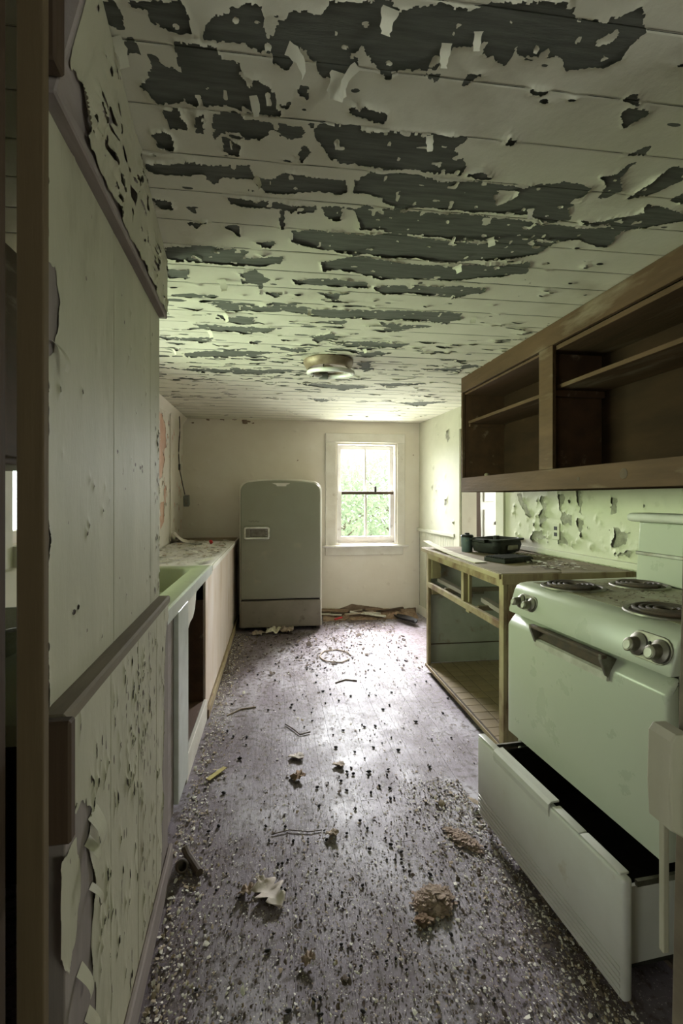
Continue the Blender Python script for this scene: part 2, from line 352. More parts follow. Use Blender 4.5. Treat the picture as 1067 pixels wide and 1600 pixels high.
PEELS = [
 [(-0.311,0.889),(-0.282,0.885),(-0.279,0.926),(-0.288,0.933),(-0.31,0.928),(-0.318,0.909)],
 [(-0.254,0.881),(-0.168,0.87),(-0.158,0.892),(-0.154,0.925),(-0.198,0.921),(-0.225,0.914),(-0.224,0.891)],
 [(-0.127,0.906),(-0.105,0.885),(-0.085,0.878),(-0.064,0.865),(-0.031,0.856),(-0.022,0.879),(-0.027,0.906),(-0.002,0.935),(-0.007,0.914),(0.022,0.863),(0.085,0.855),(0.093,0.834),(0.196,0.821),(0.231,0.965),(0.206,0.949),(0.179,0.928),(0.158,0.902),(0.152,0.926),(0.162,0.952),(0.137,0.974),(0.096,0.986),(0.079,0.957),(0.062,0.938),(0.044,0.918),(0.035,0.948),(0.02,0.974),(-0.002,0.962),(-0.005,0.941),(-0.034,0.94),(-0.057,0.931),(-0.095,0.934),(-0.13,0.927)],
 [(-0.189,0.949),(-0.112,0.947),(-0.113,0.98),(-0.073,0.981),(-0.07,1.015),(-0.036,1.011),(-0.008,1.038),(0.004,1.092),(-0.057,1.092),(-0.11,1.084),(-0.153,1.093),(-0.184,1.086),(-0.196,1.074),(-0.25,1.095),(-0.281,1.06),(-0.26,1.044),(-0.249,1.01),(-0.263,0.985),(-0.242,0.982),(-0.226,1.004),(-0.191,1.017)],
 [(-0.287,1.193),(-0.263,1.181),(-0.249,1.205),(-0.258,1.234),(-0.28,1.227)],
 [(-0.137,1.111),(-0.094,1.101),(-0.071,1.121),(-0.009,1.13),(0.055,1.129),(0.069,1.153),(0.03,1.168),(-0.009,1.146),(-0.035,1.172),(-0.068,1.172),(-0.086,1.153),(-0.112,1.16),(-0.147,1.187)],
 [(-0.246,1.117),(-0.221,1.114),(-0.207,1.148),(-0.214,1.17),(-0.245,1.17)],
 [(-0.178,1.12),(-0.161,1.11),(-0.174,1.177),(-0.185,1.179)],
 [(-0.129,1.171),(-0.092,1.198),(-0.099,1.236),(-0.125,1.225)],
 [(0.049,1.016),(0.067,1.017),(0.065,1.042),(0.05,1.037)],
 [(0.16,1.051),(0.19,1.047),(0.24,1.064),(0.242,1.084),(0.17,1.073)],
 [(0.08,1.118),(0.168,1.106),(0.196,1.115),(0.267,1.118),(0.294,1.229),(0.23,1.227),(0.174,1.235),(0.136,1.22),(0.118,1.183),(0.089,1.151)],
 [(-0.33,1.298),(-0.278,1.296),(-0.213,1.277),(-0.195,1.295),(-0.074,1.279),(-0.055,1.32),(-0.01,1.325),(0.026,1.287),(0.107,1.298),(0.183,1.299),(0.193,1.345),(0.112,1.356),(0.035,1.373),(-0.026,1.375),(-0.07,1.327),(-0.143,1.332),(-0.169,1.364),(-0.2,1.328),(-0.294,1.335),(-0.333,1.324)],
 [(0.212,1.295),(0.258,1.256),(0.301,1.261),(0.326,1.365),(0.268,1.348),(0.22,1.342)],
 [(0.052,1.221),(0.071,1.19),(0.083,1.207),(0.064,1.24)],
 [(-0.28,0.956),(-0.27,0.954),(-0.267,0.98),(-0.292,0.986)],
 [(-0.002,1.066),(0.027,1.058),(0.022,1.074)],
 [(0.187,0.831),(0.219,0.837),(0.288,0.813),(0.337,0.821),(0.375,0.801),(0.417,0.791),(0.513,0.778),(0.515,0.797),(0.542,0.814),(0.576,0.807),(0.606,0.795),(0.637,0.776),(0.662,0.803),(0.68,0.814),(0.668,0.835),(0.662,0.868),(0.652,0.888),(0.619,0.883),(0.582,0.901),(0.549,0.878),(0.526,0.878),(0.515,0.85),(0.501,0.875),(0.465,0.883),(0.452,0.848),(0.449,0.909),(0.434,0.908),(0.423,0.88),(0.403,0.891),(0.393,0.85),(0.376,0.874),(0.338,0.883),(0.317,0.912),(0.318,0.94),(0.269,0.94),(0.214,0.95)],
 [(0.308,0.954),(0.326,0.955),(0.324,0.965)],
 [(0.385,0.974),(0.386,0.94),(0.409,0.938),(0.394,0.959)],
 [(0.53,0.958),(0.568,0.958),(0.559,0.965)],
 [(0.75,0.958),(0.757,0.942),(0.782,0.961)],
 [(0.768,0.99),(0.769,0.974),(0.824,0.978),(0.808,0.996),(0.803,1.022),(0.785,1.012)],
 [(0.879,1.108),(0.909,1.07),(0.918,1.103)],
 [(0.866,1.19),(0.895,1.175),(0.912,1.135),(0.914,1.189),(0.96,1.243),(0.942,1.271),(0.922,1.28),(0.9,1.214)],
 [(1.002,1.269),(1.008,1.212),(1.021,1.131),(1.056,1.137),(1.093,1.177),(1.054,1.236)],
 [(0.282,1.254),(0.44,1.264),(0.518,1.26),(0.601,1.266),(0.669,1.269),(0.751,1.24),(0.775,1.225),(0.868,1.24),(0.874,1.299),(0.854,1.336),(0.906,1.395),(0.854,1.41),(0.745,1.379),(0.571,1.388),(0.398,1.391),(0.367,1.402),(0.311,1.382)],
 [(0.252,1.118),(0.304,1.111),(0.44,1.106),(0.45,1.113),(0.429,1.149),(0.479,1.193),(0.482,1.23),(0.376,1.233),(0.278,1.236)],
 [(0.504,1.227),(0.537,1.212),(0.571,1.235),(0.543,1.245)],
 [(0.317,1.408),(0.424,1.423),(0.579,1.409),(0.746,1.417),(0.902,1.427),(1.045,1.424),(1.064,1.397),(1.031,1.502),(1.002,1.488),(0.872,1.506),(0.769,1.556),(0.724,1.526),(0.632,1.538),(0.488,1.54),(0.345,1.534)],
 [(0.954,1.404),(1.017,1.372),(1.104,1.317),(1.079,1.292),(1.143,1.297),(1.222,1.315),(1.247,1.342),(1.196,1.379),(1.114,1.423),(1.038,1.401)],
 [(1.013,1.505),(1.042,1.432),(1.093,1.409),(1.121,1.527)],
 [(1.133,1.265),(1.144,1.231),(1.171,1.26)],
 [(0.555,1.108),(0.553,1.09),(0.572,1.102)],
 [(0.232,1.433),(0.266,1.404),(0.323,1.437),(0.418,1.416),(0.643,1.42),(0.691,1.526),(0.577,1.541),(0.485,1.533),(0.373,1.52),(0.268,1.524)],
 [(0.048,1.573),(0.104,1.556),(0.188,1.554),(0.275,1.562),(0.357,1.541),(0.459,1.557),(0.584,1.56),(0.699,1.545),(0.843,1.526),(0.94,1.512),(0.899,1.605),(0.751,1.66),(0.636,1.699),(0.496,1.682),(0.367,1.688),(0.25,1.681),(0.157,1.671),(0.055,1.621)],
 [(0.166,1.763),(0.264,1.702),(0.372,1.711),(0.514,1.741),(0.692,1.717),(0.918,1.661),(0.952,1.747),(0.812,1.793),(0.688,1.838),(0.544,1.843),(0.405,1.862),(0.269,1.812),(0.177,1.811)],
 [(-0.373,1.72),(-0.263,1.706),(-0.1,1.717),(-0.125,1.766),(0.019,1.746),(0.013,1.795),(-0.106,1.824),(-0.257,1.819),(-0.399,1.814)],
 [(-0.418,1.904),(-0.325,1.879),(-0.346,1.963),(-0.415,1.972)],
 [(-0.134,1.893),(-0.084,1.859),(-0.024,1.934),(-0.064,1.983),(-0.134,1.977)],
 [(-0.077,2),(-0.057,1.982),(-0.073,2.078)],
 [(-0.045,2.042),(0.035,2.047),(-0.012,2.103)],
 [(0.059,1.922),(0.228,1.885),(0.347,1.898),(0.368,1.94),(0.237,1.957),(0.079,1.949)],
 [(0.394,1.936),(0.56,1.899),(0.846,1.891),(0.853,1.937),(0.749,2.001),(0.582,1.974),(0.434,1.994)],
 [(0.17,2.029),(0.292,2.013),(0.253,2.085)],
 [(-0.303,2.195),(-0.157,2.211),(0.045,2.184),(0.207,2.2),(0.416,2.191),(0.638,2.161),(0.86,2.171),(0.875,2.23),(0.828,2.302),(0.62,2.265),(0.435,2.29),(0.216,2.298),(0.031,2.243),(-0.235,2.278)],
 [(-0.272,2.343),(-0.098,2.34),(-0.125,2.43),(-0.234,2.423)],
 [(-0.411,2.469),(-0.193,2.485),(0.018,2.48),(-0.065,2.549),(-0.361,2.555)],
 [(0.254,2.357),(0.345,2.323),(0.323,2.393)],
 [(0.506,2.323),(0.763,2.356),(0.596,2.426)],
 [(0.182,2.582),(0.285,2.492),(0.311,2.565),(0.225,2.685)],
 [(0.32,2.644),(0.497,2.62),(0.74,2.633),(0.7,2.697),(0.44,2.714)],
 [(-0.599,2.687),(-0.345,2.679),(-0.362,2.747),(-0.594,2.74)],
 [(-0.551,2.971),(-0.413,2.92),(-0.168,2.887),(0.002,2.896),(-0.173,2.986),(-0.531,3.068)],
 [(-0.035,2.778),(0.189,2.808),(0.116,2.881)],
 [(-0.14,2.706),(-0.078,2.698),(-0.124,2.761)],
 [(-0.761,3.321),(-0.47,3.322),(-0.191,3.285),(0.176,3.277),(-0.042,3.392),(-0.482,3.407)],
 [(0.436,2.806),(0.689,2.804),(0.555,2.922)],
 [(0.519,3.071),(0.568,2.991),(0.635,3.174),(0.597,3.263)],
 [(0.148,3.653),(0.542,3.652),(0.749,3.679),(0.515,3.823)],
 [(0.728,3.575),(1.163,3.516),(0.849,3.665)],
 [(0.252,4.173),(0.51,4.207),(0.408,4.336)],
 [(0.968,3.129),(1.225,3.094),(1.235,3.177)],
 [(1.16,2.985),(1.342,2.999),(1.247,3.091)],
 [(1.051,4.28),(1.52,4.143),(1.329,4.398)],
 [(-0.354,1.448),(-0.307,1.457),(-0.309,1.489),(-0.342,1.494)],
 [(-0.266,1.483),(-0.232,1.479),(-0.243,1.513)],
 [(-0.271,1.569),(-0.219,1.55),(-0.254,1.585)],
 [(-0.157,1.572),(-0.121,1.567),(-0.12,1.615)],
 [(-0.137,1.412),(-0.073,1.418),(0.115,1.432),(0.108,1.458),(0.059,1.464),(0.011,1.454),(-0.075,1.45),(-0.13,1.441)],
 [(0.011,1.471),(0.02,1.469),(0.022,1.557)],
 [(0.134,1.429),(0.192,1.422),(0.194,1.48),(0.149,1.477)],
 [(-0.08,1.65),(-0.01,1.64),(-0.021,1.684)]]
KEEP = [
 [(0.591,0.84),(0.624,0.811),(0.637,0.825),(0.624,0.85)],
 [(0.602,1.303),(0.676,1.268),(0.687,1.305),(0.641,1.351)],
 [(0.621,0.874),(0.628,0.855),(0.648,0.858),(0.633,0.878)]]

# ================================================================== THE SETTING
XL, YB, HC = -1.01, 5.43, 2.2
def xr(y): return 2.0635 - .078 * y

# ---- ceiling: boards running across, a skin of peeling paint below them
ceil = sroot('ceiling', 'board ceiling with flaking cream paint over dark bare wood')
PW = .1492
y0 = .808 - PW * 10
ys = [y0 + PW * i for i in range(60) if y0 + PW * i < YB]
for y in ys:
    x1 = XL - .0 if y > .6 else -2.2
    B(-1.01 if y > .6 else -2.2, 2.2, y + .0015, min(y + PW - .0015, YB + .0), HC, HC + .02).build('plank', 'ceil_wood', ceil)
B(-2.35, 3.75, -3.35, 5.75, HC + .022, HC + .06).build('attic_boarding', 'subfloor', ceil)
def ceil_field(U, V):
    f = np.full(U.shape, .05)
    for P in PEELS:
        a = np.array(P); m = (U > a[:, 0].min() - .05) & (U < a[:, 0].max() + .05) & (V > a[:, 1].min() - .05) & (V < a[:, 1].max() + .05)
        if m.any(): f[m] = np.minimum(f[m], poly_sd(U[m], V[m], P))
    for P in KEEP: f = np.maximum(f, np.minimum(-poly_sd(U, V, P), .05))
    sc = np.clip((V - .6) / 1.6, .5, 1.6)
    f = f - .003 + .022 * sc * fbm(U * 18, V * 46, 1, 6) + .016 * sc * (hsh(np.floor(U / (.012 * sc) + .7 * vn(V * 40, U * 0, 9)), np.floor(V / .02), 4) - .5)
    far = flecks(U, V, 5, 420, -1, 1.5, 2.2, 4.3, .045, .010)
    far = np.minimum(far, flecks(U, V, 6, 120, -.9, .6, 2.0, 3.6, .06, .014))
    far = np.minimum(far, flecks(U, V, 8, 70, -1, 1.6, 4.0, 5.4, .025, .009))
    far = np.minimum(far, flecks(U, V, 9, 140, -.5, 1.6, .8, 2.4, .012, .006))
    far = far + .006 * fbm(U * 40, V * 70, 12, 3)
    f = np.minimum(f, far)
    isl = (vn(U * 55, V * 45, 21) - .86) * .08
    f = np.where((f < 0) & (f > -.05), np.maximum(f, isl), f)
    return f
parts = []
n = 0
def rows(a, b, k): return np.concatenate([np.linspace(y, min(y + PW, YB), k, endpoint=False) for y in ys if a <= y + .001 < b] + [[min(max(y for y in ys if y + .001 < b) + PW, YB)]])
for a, b, k, du in ((.65, 1.69, 46, .0036), (1.69, 2.74, 32, .006), (2.74, 6, 16, .010)):
    vsr = rows(a, b, k); vsr = vsr[np.concatenate([[True], np.diff(vsr) > 1e-6])]
    parts.append(sheet(lerpspace(XL + .002, 1.99, du), vsr, ceil_field, (0, 0, HC), (1, 0, 0), (0, 1, 0), (0, 0, -1), lift=.0075, sig=.007, seams=('v', ys), sdepth=.0035, seed=3))
sheet_obj('peeling_paint', parts, 'ceil_paint', ceil, flip=True)

# hanging curls of paint still clinging to the ceiling
def curl(name, x, y, z, L, w, az, m, parent, drop=1.0, bend=1.6):
    mb = MB(); n = 7; vs = []; fs = []
    ca, sa = math.cos(az), math.sin(az); px = pz = 0; a = .2
    for i in range(n + 1):
        ww = w * (1 - .35 * (i / n) + .2 * random.uniform(-1, 1))
        for sgn in (-1, 1):
            lx, ly = px, sgn * ww / 2
            vs.append((x + lx * ca - ly * sa, y + lx * sa + ly * ca, z - pz * drop))
        px += L / n * math.cos(a); pz += L / n * math.sin(a); a += bend / n
    for i in range(n): fs.append((2 * i, 2 * i + 1, 2 * i + 3, 2 * i + 2))
    mb.add(vs, fs)
    return mb.build(name, m, parent, smooth=True)
for x, y, L, w, az in ((.02, .93, .06, .035, 0.3), (.13, .97, .05, .05, 1.8), (.16, .95, .07, .02, 2.4), (.36, 1.11, .035, .02, 1.2), (.37, .85, .03, .018, 1.4), (-.06, 1.32, .03, .03, .4), (-.22, 1.95, .05, .04, 1.1),
                       (-.25, 2.3, .05, .03, .8), (.32, .88, .04, .02, 1.5), (.2, .83, .04, .03, 1.8), (-.3, .95, .05, .03, 1.2), (-.05, 1.05, .04, .02, 1.3), (.66, 1.72, .03, .04, .5), (.7, 1.52, .03, .03, .8),
                       (.93, 2.2, .03, .03, 1.3), (.5, 2.75, .03, .03, .9), (-.6, 2.9, .04, .03, .7), (-.35, 2.55, .045, .035, .9), (.15, 2.2, .035, .025, 1.6), (.75, 1.35, .03, .02, 1.2)):
    curl('paint_curl', x, y, HC - .004, L, w, az, 'ceil_paint', ceil)

# ---- floor: narrow boards running away from the camera
floor = sroot('floor', 'worn purple-grey wooden floorboards strewn with debris')
FX = [-1.01 + .0795 * i for i in range(40)]
FX = [-.108 + .0795 * i for i in range(-26, 27)]
for i, x in enumerate(FX):
    cuts = [-3.2] + sorted(random.uniform(-1.5, 5) for _ in range(2)) + [YB]
    for a, b in zip(cuts[:-1], cuts[1:]):
        if b - a < .05: continue
        dz = random.uniform(-.0004, .0004)
        B(x + .0001, x + .0794, a + .0001, b - .0001, -.02, dz, bev=.0004, seg=1).build('plank', 'floor_board', floor)
B(-2.4, 3.75, -3.4, 5.65, -.08, -.021).build('subfloor', 'subfloor', floor)
B(1.99, 3.6, 2.5, 5.6, -.02, 0).build('side_room_floor', 'subfloor', floor)

# ---- back wall with window
def wall_cells(us, vs, holes, fn):
    mb = MB()
    for i in range(len(us) - 1):
        for j in range(len(vs) - 1):
            cu, cv = (us[i] + us[i + 1]) / 2, (vs[j] + vs[j + 1]) / 2
            if any(h[0] < cu < h[1] and h[2] < cv < h[3] for h in holes): continue
            fn(mb, us[i], us[i + 1], vs[j], vs[j + 1])
    return mb
WX0, WX1, WZ0, WZ1 = .667, 1.373, .809, 1.963
wb = wall_cells([-1.15, WX0, WX1, 1.80], [0, WZ0, WZ1, HC], [(WX0, WX1, WZ0, WZ1)], lambda m, a, b, c, d: m.box(a, b, YB, YB + .16, c, d))
wall_back = struct(wb.build('wall_back', 'wall_bare'))
def back_field(U, V):
    f = np.full(U.shape, .05)
    hole = np.maximum(np.maximum(WX0 - U, U - WX1), np.maximum(WZ0 - V, V - WZ1)); f = np.minimum(f, hole + .01)
    fl = flecks(U, V, 31, 120, -1, 1.6, .2, 2.2, .005, .004)
    fl = np.minimum(fl, flecks(U, V, 32, 26, -1, -.2, 2.15, 2.2, .02, .006))
    fl = np.minimum(fl, poly_sd(U, V, [(.45, -.1), (1.6, -.1), (1.6, .07), (1.3, .05), (1.1, .09), (.85, .13), (.7, .08), (.45, .09)]))
    return np.minimum(f, fl + .012 * fbm(U * 25, V * 25, 33, 4))
sheet_obj('wall_paint', [sheet(lerpspace(XL, 1.645, .009), lerpspace(0, HC, .009), back_field, (0, YB, 0), (1, 0, 0), (0, 0, 1), (0, -1, 0), lift=.006, seed=31)], 'wall_cream', wall_back)

win = sroot('window_1', 'double-hung window with four panes looking out on pale green leaves')
def wbox(n, x0, x1, y0, y1, z0, z1, m='sash_white', bev=.003, p=win): return B(x0, x1, y0, y1, z0, z1, bev=bev, seg=1).build(n, m, p)
wbox('casing', .545, WX0, YB - .022, YB - .0015, .795, WZ1, 'white_trim'); wbox('casing', WX1, 1.465, YB - .022, YB - .0015, .795, WZ1, 'white_trim')
wbox('casing', .545, 1.465, YB - .024, YB - .0015, WZ1, 2.065, 'white_trim')
wbox('sill', .51, 1.50, YB - .055, YB + .05, .775, .80, 'sash_white', .006)
wbox('apron', .545, 1.44, YB - .020, YB - .0015, .685, .774, 'white_trim')
wbox('jamb_liner', WX0, WX0 + .022, YB, YB + .15, WZ0, WZ1); wbox('jamb_liner', WX1 - .022, WX1, YB, YB + .15, WZ0, WZ1)
wbox('jamb_liner', WX0 + .022, WX1 - .022, YB, YB + .15, WZ1 - .022, WZ1)
wbox('sill_board', WX0 + .022, WX1 - .022, YB + .051, YB + .15, WZ0 - .009, WZ0 + .01)
def sash(z0, z1, ya, yb, bot, top):
    s = B(WX0 + .022, WX0 + .068, ya, yb, z0, z1).box(WX1 - .068, WX1 - .022, ya, yb, z0, z1).box(WX0 + .068, WX1 - .068, ya, yb, z0, z0 + bot).box(WX0 + .068, WX1 - .068, ya, yb, z1 - top, z1).build('sash', 'sash_white', win)
    xm = (WX0 + WX1) / 2
    B(xm - .012, xm + .012, ya + .005, yb - .005, z0 + bot, z1 - top).build('muntin', 'sash_white', s)
    for a, b in ((WX0 + .068, xm - .012), (xm + .012, WX1 - .068)):
        B(a, b, (ya + yb) / 2 - .0015, (ya + yb) / 2 + .0015, z0 + bot, z1 - top).build('pane', 'glass', s)
    return s
sash(1.385, WZ1 - .022, YB + .09, YB + .125, .028, .05)
ls = sash(WZ0 + .01, 1.41, YB + .05, YB + .085, .075, .03)
B(WX0 + .07, WX1 - .03, YB + .046, YB + .0495, 1.375, 1.405).build('bare_rail_strip', 'dark_wood', ls)
B(1.115, 1.14, YB + .02, YB + .05, 1.40, 1.47, bev=.006).build('sash_lock', 'black_metal', ls)

# ---- left wall with the sink window (its light comes past the partition)
SW = (1.98, 3.20, 1.15, 2.02)
wl = wall_cells([.80, SW[0], SW[1], YB + .16], [0, SW[2], SW[3], HC], [SW], lambda m, a, b, c, d: m.box(XL - .14, XL, a, b, c, d))
wall_left = struct(wl.build('wall_left', 'wall_pink'))
def left_field(U, V):
    f = np.full(U.shape, .05)
    hole = np.maximum(np.maximum(SW[0] - U, U - SW[1]), np.maximum(SW[2] - V, V - SW[3])); f = np.minimum(f, hole + .01)
    fl = flecks(U, V, 41, 60, 4.1, 5.4, .95, 2.2, .018, .035)
    for P in ([(4.36, 2.1), (4.6, 2.0), (4.62, 1.8), (4.5, 1.75), (4.4, 1.85)], [(4.30, 1.8), (4.42, 1.85), (4.55, 1.66), (4.45, 1.52), (4.34, 1.5)], [(4.5, 1.4), (4.62, 1.45), (4.6, 1.25)], [(4.4, 1.30), (4.5, 1.3), (4.55, 1.12), (4.4, 1.05)]):
        fl = np.minimum(fl, poly_sd(U, V, P))
    return np.minimum(f, fl + .02 * fbm(U * 22, V * 22, 43, 4))
sheet_obj('wall_paint', [sheet(lerpspace(.85, YB, .010), lerpspace(.6, HC, .010), left_field, (XL, 0, 0), (0, 1, 0), (0, 0, 1), (1, 0, 0), lift=.008, seed=41)], 'wall_cream', wall_left)
w2 = sroot('window_2', 'window over the sink on the left wall')
B(XL, XL + .02, SW[0] - .1, SW[0], SW[2] - .08, SW[3] + .08).box(XL, XL + .02, SW[1], SW[1] + .1, SW[2] - .08, SW[3] + .08).box(XL, XL + .02, SW[0], SW[1], SW[3], SW[3] + .08).box(XL, XL + .04, SW[0], SW[1], SW[2] - .08, SW[2]).build('casing', 'white_trim', w2)
sm = MB()
for a, b in ((SW[0], SW[0] + .05), ((SW[0] + SW[1]) / 2 - .03, (SW[0] + SW[1]) / 2 + .03), (SW[1] - .05, SW[1])): sm.box(XL - .09, XL - .05, a, b, SW[2], SW[3])
for a, b in ((SW[2], SW[2] + .05), (SW[3] - .05, SW[3])):
    sm.box(XL - .088, XL - .052, SW[0] + .05, (SW[0] + SW[1]) / 2 - .03, a, b).box(XL - .088, XL - .052, (SW[0] + SW[1]) / 2 + .03, SW[1] - .05, a, b)
sm.build('sash', 'sash_white', w2)
for a, b in ((SW[0] + .05, (SW[0] + SW[1]) / 2 - .03), ((SW[0] + SW[1]) / 2 + .03, SW[1] - .05)): B(XL - .071, XL - .069, a, b, SW[2] + .05, SW[3] - .05).build('pane', 'glass', w2)
struct(B(XL + .001, XL + .018, 4.77, 4.80, .92, 2.17, bev=.003).build('trim_5', 'wall_cream'), 'narrow painted batten up the left wall')
struct(MB().prism([(XL + .001, 2.2), (XL + .05, 2.2), (XL + .012, 2.14), (XL + .001, 2.12)], 1, 3.8, YB - .003).build('trim_6', 'wall_cream'), 'cream cove strip where left wall meets ceiling')

# ---- right wall (runs slightly askew), doorway to a side room, beadboard and chair rail
DY0, DY1, DZ = 3.705, 4.355, 1.98
def rplan(a, b, t0=0.0, t1=.14): return [(xr(a) + t0, a), (xr(b) + t0, b), (xr(b) + t1, b), (xr(a) + t1, a)]
mb = MB()
mb.prism(rplan(.80, DY0), 2, 0, HC); mb.prism(rplan(DY1, YB + .16), 2, 0, HC); mb.prism(rplan(DY0, DY1), 2, DZ, HC)
wall_right = struct(mb.build('wall_right', 'plaster_grey'))
RL = (Vector((xr(.8), .8, 0)), Vector((xr(YB) - xr(.8), YB - .8, 0)).normalized())
RN = Vector((-RL[1].y, RL[1].x, 0))
def rl(y): return (y - .8) / RL[1].y
def right_field(U, V):
    Y = .8 + U * RL[1].y
    f = np.full(U.shape, .05)
    f = np.minimum(f, np.maximum(np.maximum(DY0 - Y, Y - DY1), V - DZ) + .005)
    fl = np.minimum(flecks(Y, V, 51, 90, 1.9, 3.5, 1.02, 1.4, .006, .007), flecks(Y, V, 52, 16, 4.4, 5.4, 1.0, 2.15, .007, .009))
    for P in ([(3.44, 1.37), (3.36, 1.37), (3.30, 1.28), (3.23, 1.20), (3.30, 1.20), (3.40, 1.28)], [(3.15, 1.36), (3.08, 1.36), (3.06, 1.24), (3.10, 1.13), (3.17, 1.16), (3.13, 1.26)], [(3.22, 1.1), (3.1, 1.12), (3.1, 1.05), (3.25, 1.04)],
              [(2.96, 1.37), (2.88, 1.37), (2.90, 1.25), (2.80, 1.24), (2.82, 1.16), (2.92, 1.16), (2.94, 1.28)], [(2.97, 1.13), (2.88, 1.12), (2.85, 1.04), (2.95, 1.03)], [(2.77, 1.38), (2.72, 1.38), (2.73, 1.24), (2.76, 1.24)], [(2.77, 1.22), (2.71, 1.2), (2.72, 1.1), (2.77, 1.12)],
              [(2.5, 1.35), (2.44, 1.34), (2.45, 1.25), (2.5, 1.24)], [(2.47, 1.17), (2.36, 1.15), (2.38, 1.08), (2.48, 1.06)], [(2.46, 1.05), (2.32, 1.06), (2.36, 1.01), (2.48, 1.01)],
              [(4.72, 1.98), (4.62, 2.02), (4.60, 1.93), (4.66, 1.88)], [(4.72, 1.32), (4.66, 1.34), (4.66, 1.26), (4.72, 1.26)]):
        fl = np.minimum(fl, poly_sd(Y, V, P))
    return np.minimum(f, fl + .05 * fbm(U * 30, V * 30, 53, 5) + .006)
co = lambda a, b, st: sheet(lerpspace(rl(a), rl(b), st), lerpspace(.97, HC, st), right_field, RL[0], RL[1], (0, 0, 1), RN, lift=.016, sig=.012, seed=51)
sheet_obj('wall_paint', [co(1.5, 3.70, .005), co(4.36, YB - .002, .010)], 'wall_cream_green', wall_right, flip=True)
# exposed edge of the plaster seen through peels is the wall itself; beadboard below the rail
bead_me = None
def beads(a, b):
    global bead_me
    k = int((b - a) / .042)
    for i in range(k):
        y = a + i * .042
        if bead_me is None:
            o = MB().prism([(0, .0008), (-.006, .003), (-.010, .006), (-.010, .036), (-.006, .039), (0, .0412)], 2, .10, .955).build('bead_board', 'wall_cream_green', wall_right)
            bead_me = o.data
        else:
            o = bpy.data.objects.new('bead_board', bead_me); C.objects.link(o); o.parent = wall_right
        o.location = (xr(y) - .0005, y, 0); o.rotation_euler = (0, 0, math.atan(.078))
beads(1.95, 3.58); beads(4.47, 5.40)
def rstrip(n, a, b, t, z0, z1, m='wall_cream_green', p=wall_right): return MB().prism(rplan(a, b, -t, -.0005), 2, z0, z1, bev=.004).build(n, m, p)
rstrip('chair_rail', 1.5, 3.58, .03, .955, .99); rstrip('chair_rail', 4.46, YB - .003, .03, .955, .99)
rstrip('baseboard', 4.46, YB - .003, .018, 0, .10, 'wall_cream')
dr = sroot('door_1', 'doorway to the side room with cream casing')
MB().prism(rplan(3.59, DY0 - .002, -.02, -.0035), 2, 0, DZ + .1).build('casing', 'wall_cream_green', dr)
MB().prism(rplan(DY1 + .002, 4.455, -.02, -.0035), 2, 0, DZ + .1).build('casing', 'wall_cream_green', dr)
MB().prism(rplan(DY0, DY1, -.02, -.0035), 2, DZ + .003, DZ + .1).build('casing', 'wall_cream_green', dr)
MB().prism(rplan(DY1 - .018, DY1 - .001, 0, .14), 2, 0, DZ).build('jamb_liner', 'wall_cream', dr)
MB().prism(rplan(DY0 + .001, DY0 + .016, 0, .14), 2, 0, DZ).build('jamb_liner', 'wall_cream', dr)
plate = MB().prism(rplan(2.93, 3.0, -.012, -.002), 2, 1.06, 1.17, bev=.003).build('outlet_plate', 'wall_cream_green', wall_right)
for z in (1.095, 1.135): MB().prism(rplan(2.95, 2.98, -.0135, -.0122), 2, z - .012, z + .012).build('socket', 'black_plastic', plate)

# side room beyond the doorway
sr = struct(B(1.87, 3.6, 5.5, 5.62, 0, HC).build('wall_side_back', 'door_white'))
struct(B(2.1, 3.6, 2.45, 2.57, 0, HC).build('wall_side_front', 'wall_cream'))
mb = wall_cells([2.57, 3.9, 5.1, 5.5], [0, .8, 2.05, HC], [(3.9, 5.1, .8, 2.05)], lambda m, a, b, c, d: m.box(3.42, 3.55, a, b, c, d))
struct(mb.build('wall_side_right', 'wall_cream'))
MBd = B(2.37, 2.575, 5.40, 5.44, .02, 2.0)
sd = struct(MBd.build('door_2', 'door_white'), 'white panelled door standing in the bright side room')
for z0, z1 in ((.2, .75), (.85, 1.2), (1.29, 1.85)): B(2.41, 2.54, 5.385, 5.3995, z0, z1, bev=.006).build('door_panel', 'door_white', sd)
B(2.545, 2.565, 5.37, 5.3995, 1.02, 1.06, bev=.004).build('door_knob', 'dull_steel', sd)
bd = MB().prism([(2.245, 0), (2.335, 0), (2.285, 2.0), (2.25, 2.0)], 1, 5.25, 5.275).build('leaning_board', 'dark_wood')
tag(bd, 'dark narrow board leaning beside the white door in the side room', 'board')

# ---- near wall and door frame the camera looks through, and the room behind it
NW = struct(B(-2.2, -.3695, .66, .72, 0, HC).build('wall_front', 'dark_wood'))
struct(B(-.356, -.3205, .72, .737, 0, HC, bev=.002).build('trim_1', 'jamb_wood'), 'dark brown bare door post at the left edge of the view')
B(.86, 2.2, .76, .84, 0, HC).build('wall_panel', 'part_paint', NW)
j = MB().prism([(.756, 0), (.858, 0), (.858, 2.2), (.81, 2.2), (.785, 1.18), (.768, .55)], 1, .76, .848, bev=.003)
j = struct(j.build('trim_2', 'cap_wood'), 'painted door jamb at the right edge of the view')
bb = MB().prism([(.721, .72), (.735, .712), (.755, .70), (.755, .898), (.730, .898), (.720, .885), (.717, .79)], 1, .80, .858, bev=.004).build('trim_3', 'part_paint')
struct(bb, 'chipped wooden rail end sticking out of the right door jamb')
struct(B(.744, .757, .846, .858, .45, .705, bev=.002).build('trim_4', 'part_paint'), 'pale wooden board under the rail end at right')
mb = wall_cells([-3.2, -1.75, -.55, .70], [0, .9, 2.05, HC], [(-1.75, -.55, .9, 2.05)], lambda m, a, b, c, d: m.box(-2.3, -2.2, a, b, c, d))
struct(mb.build('wall_near_left', 'wall_cream'))
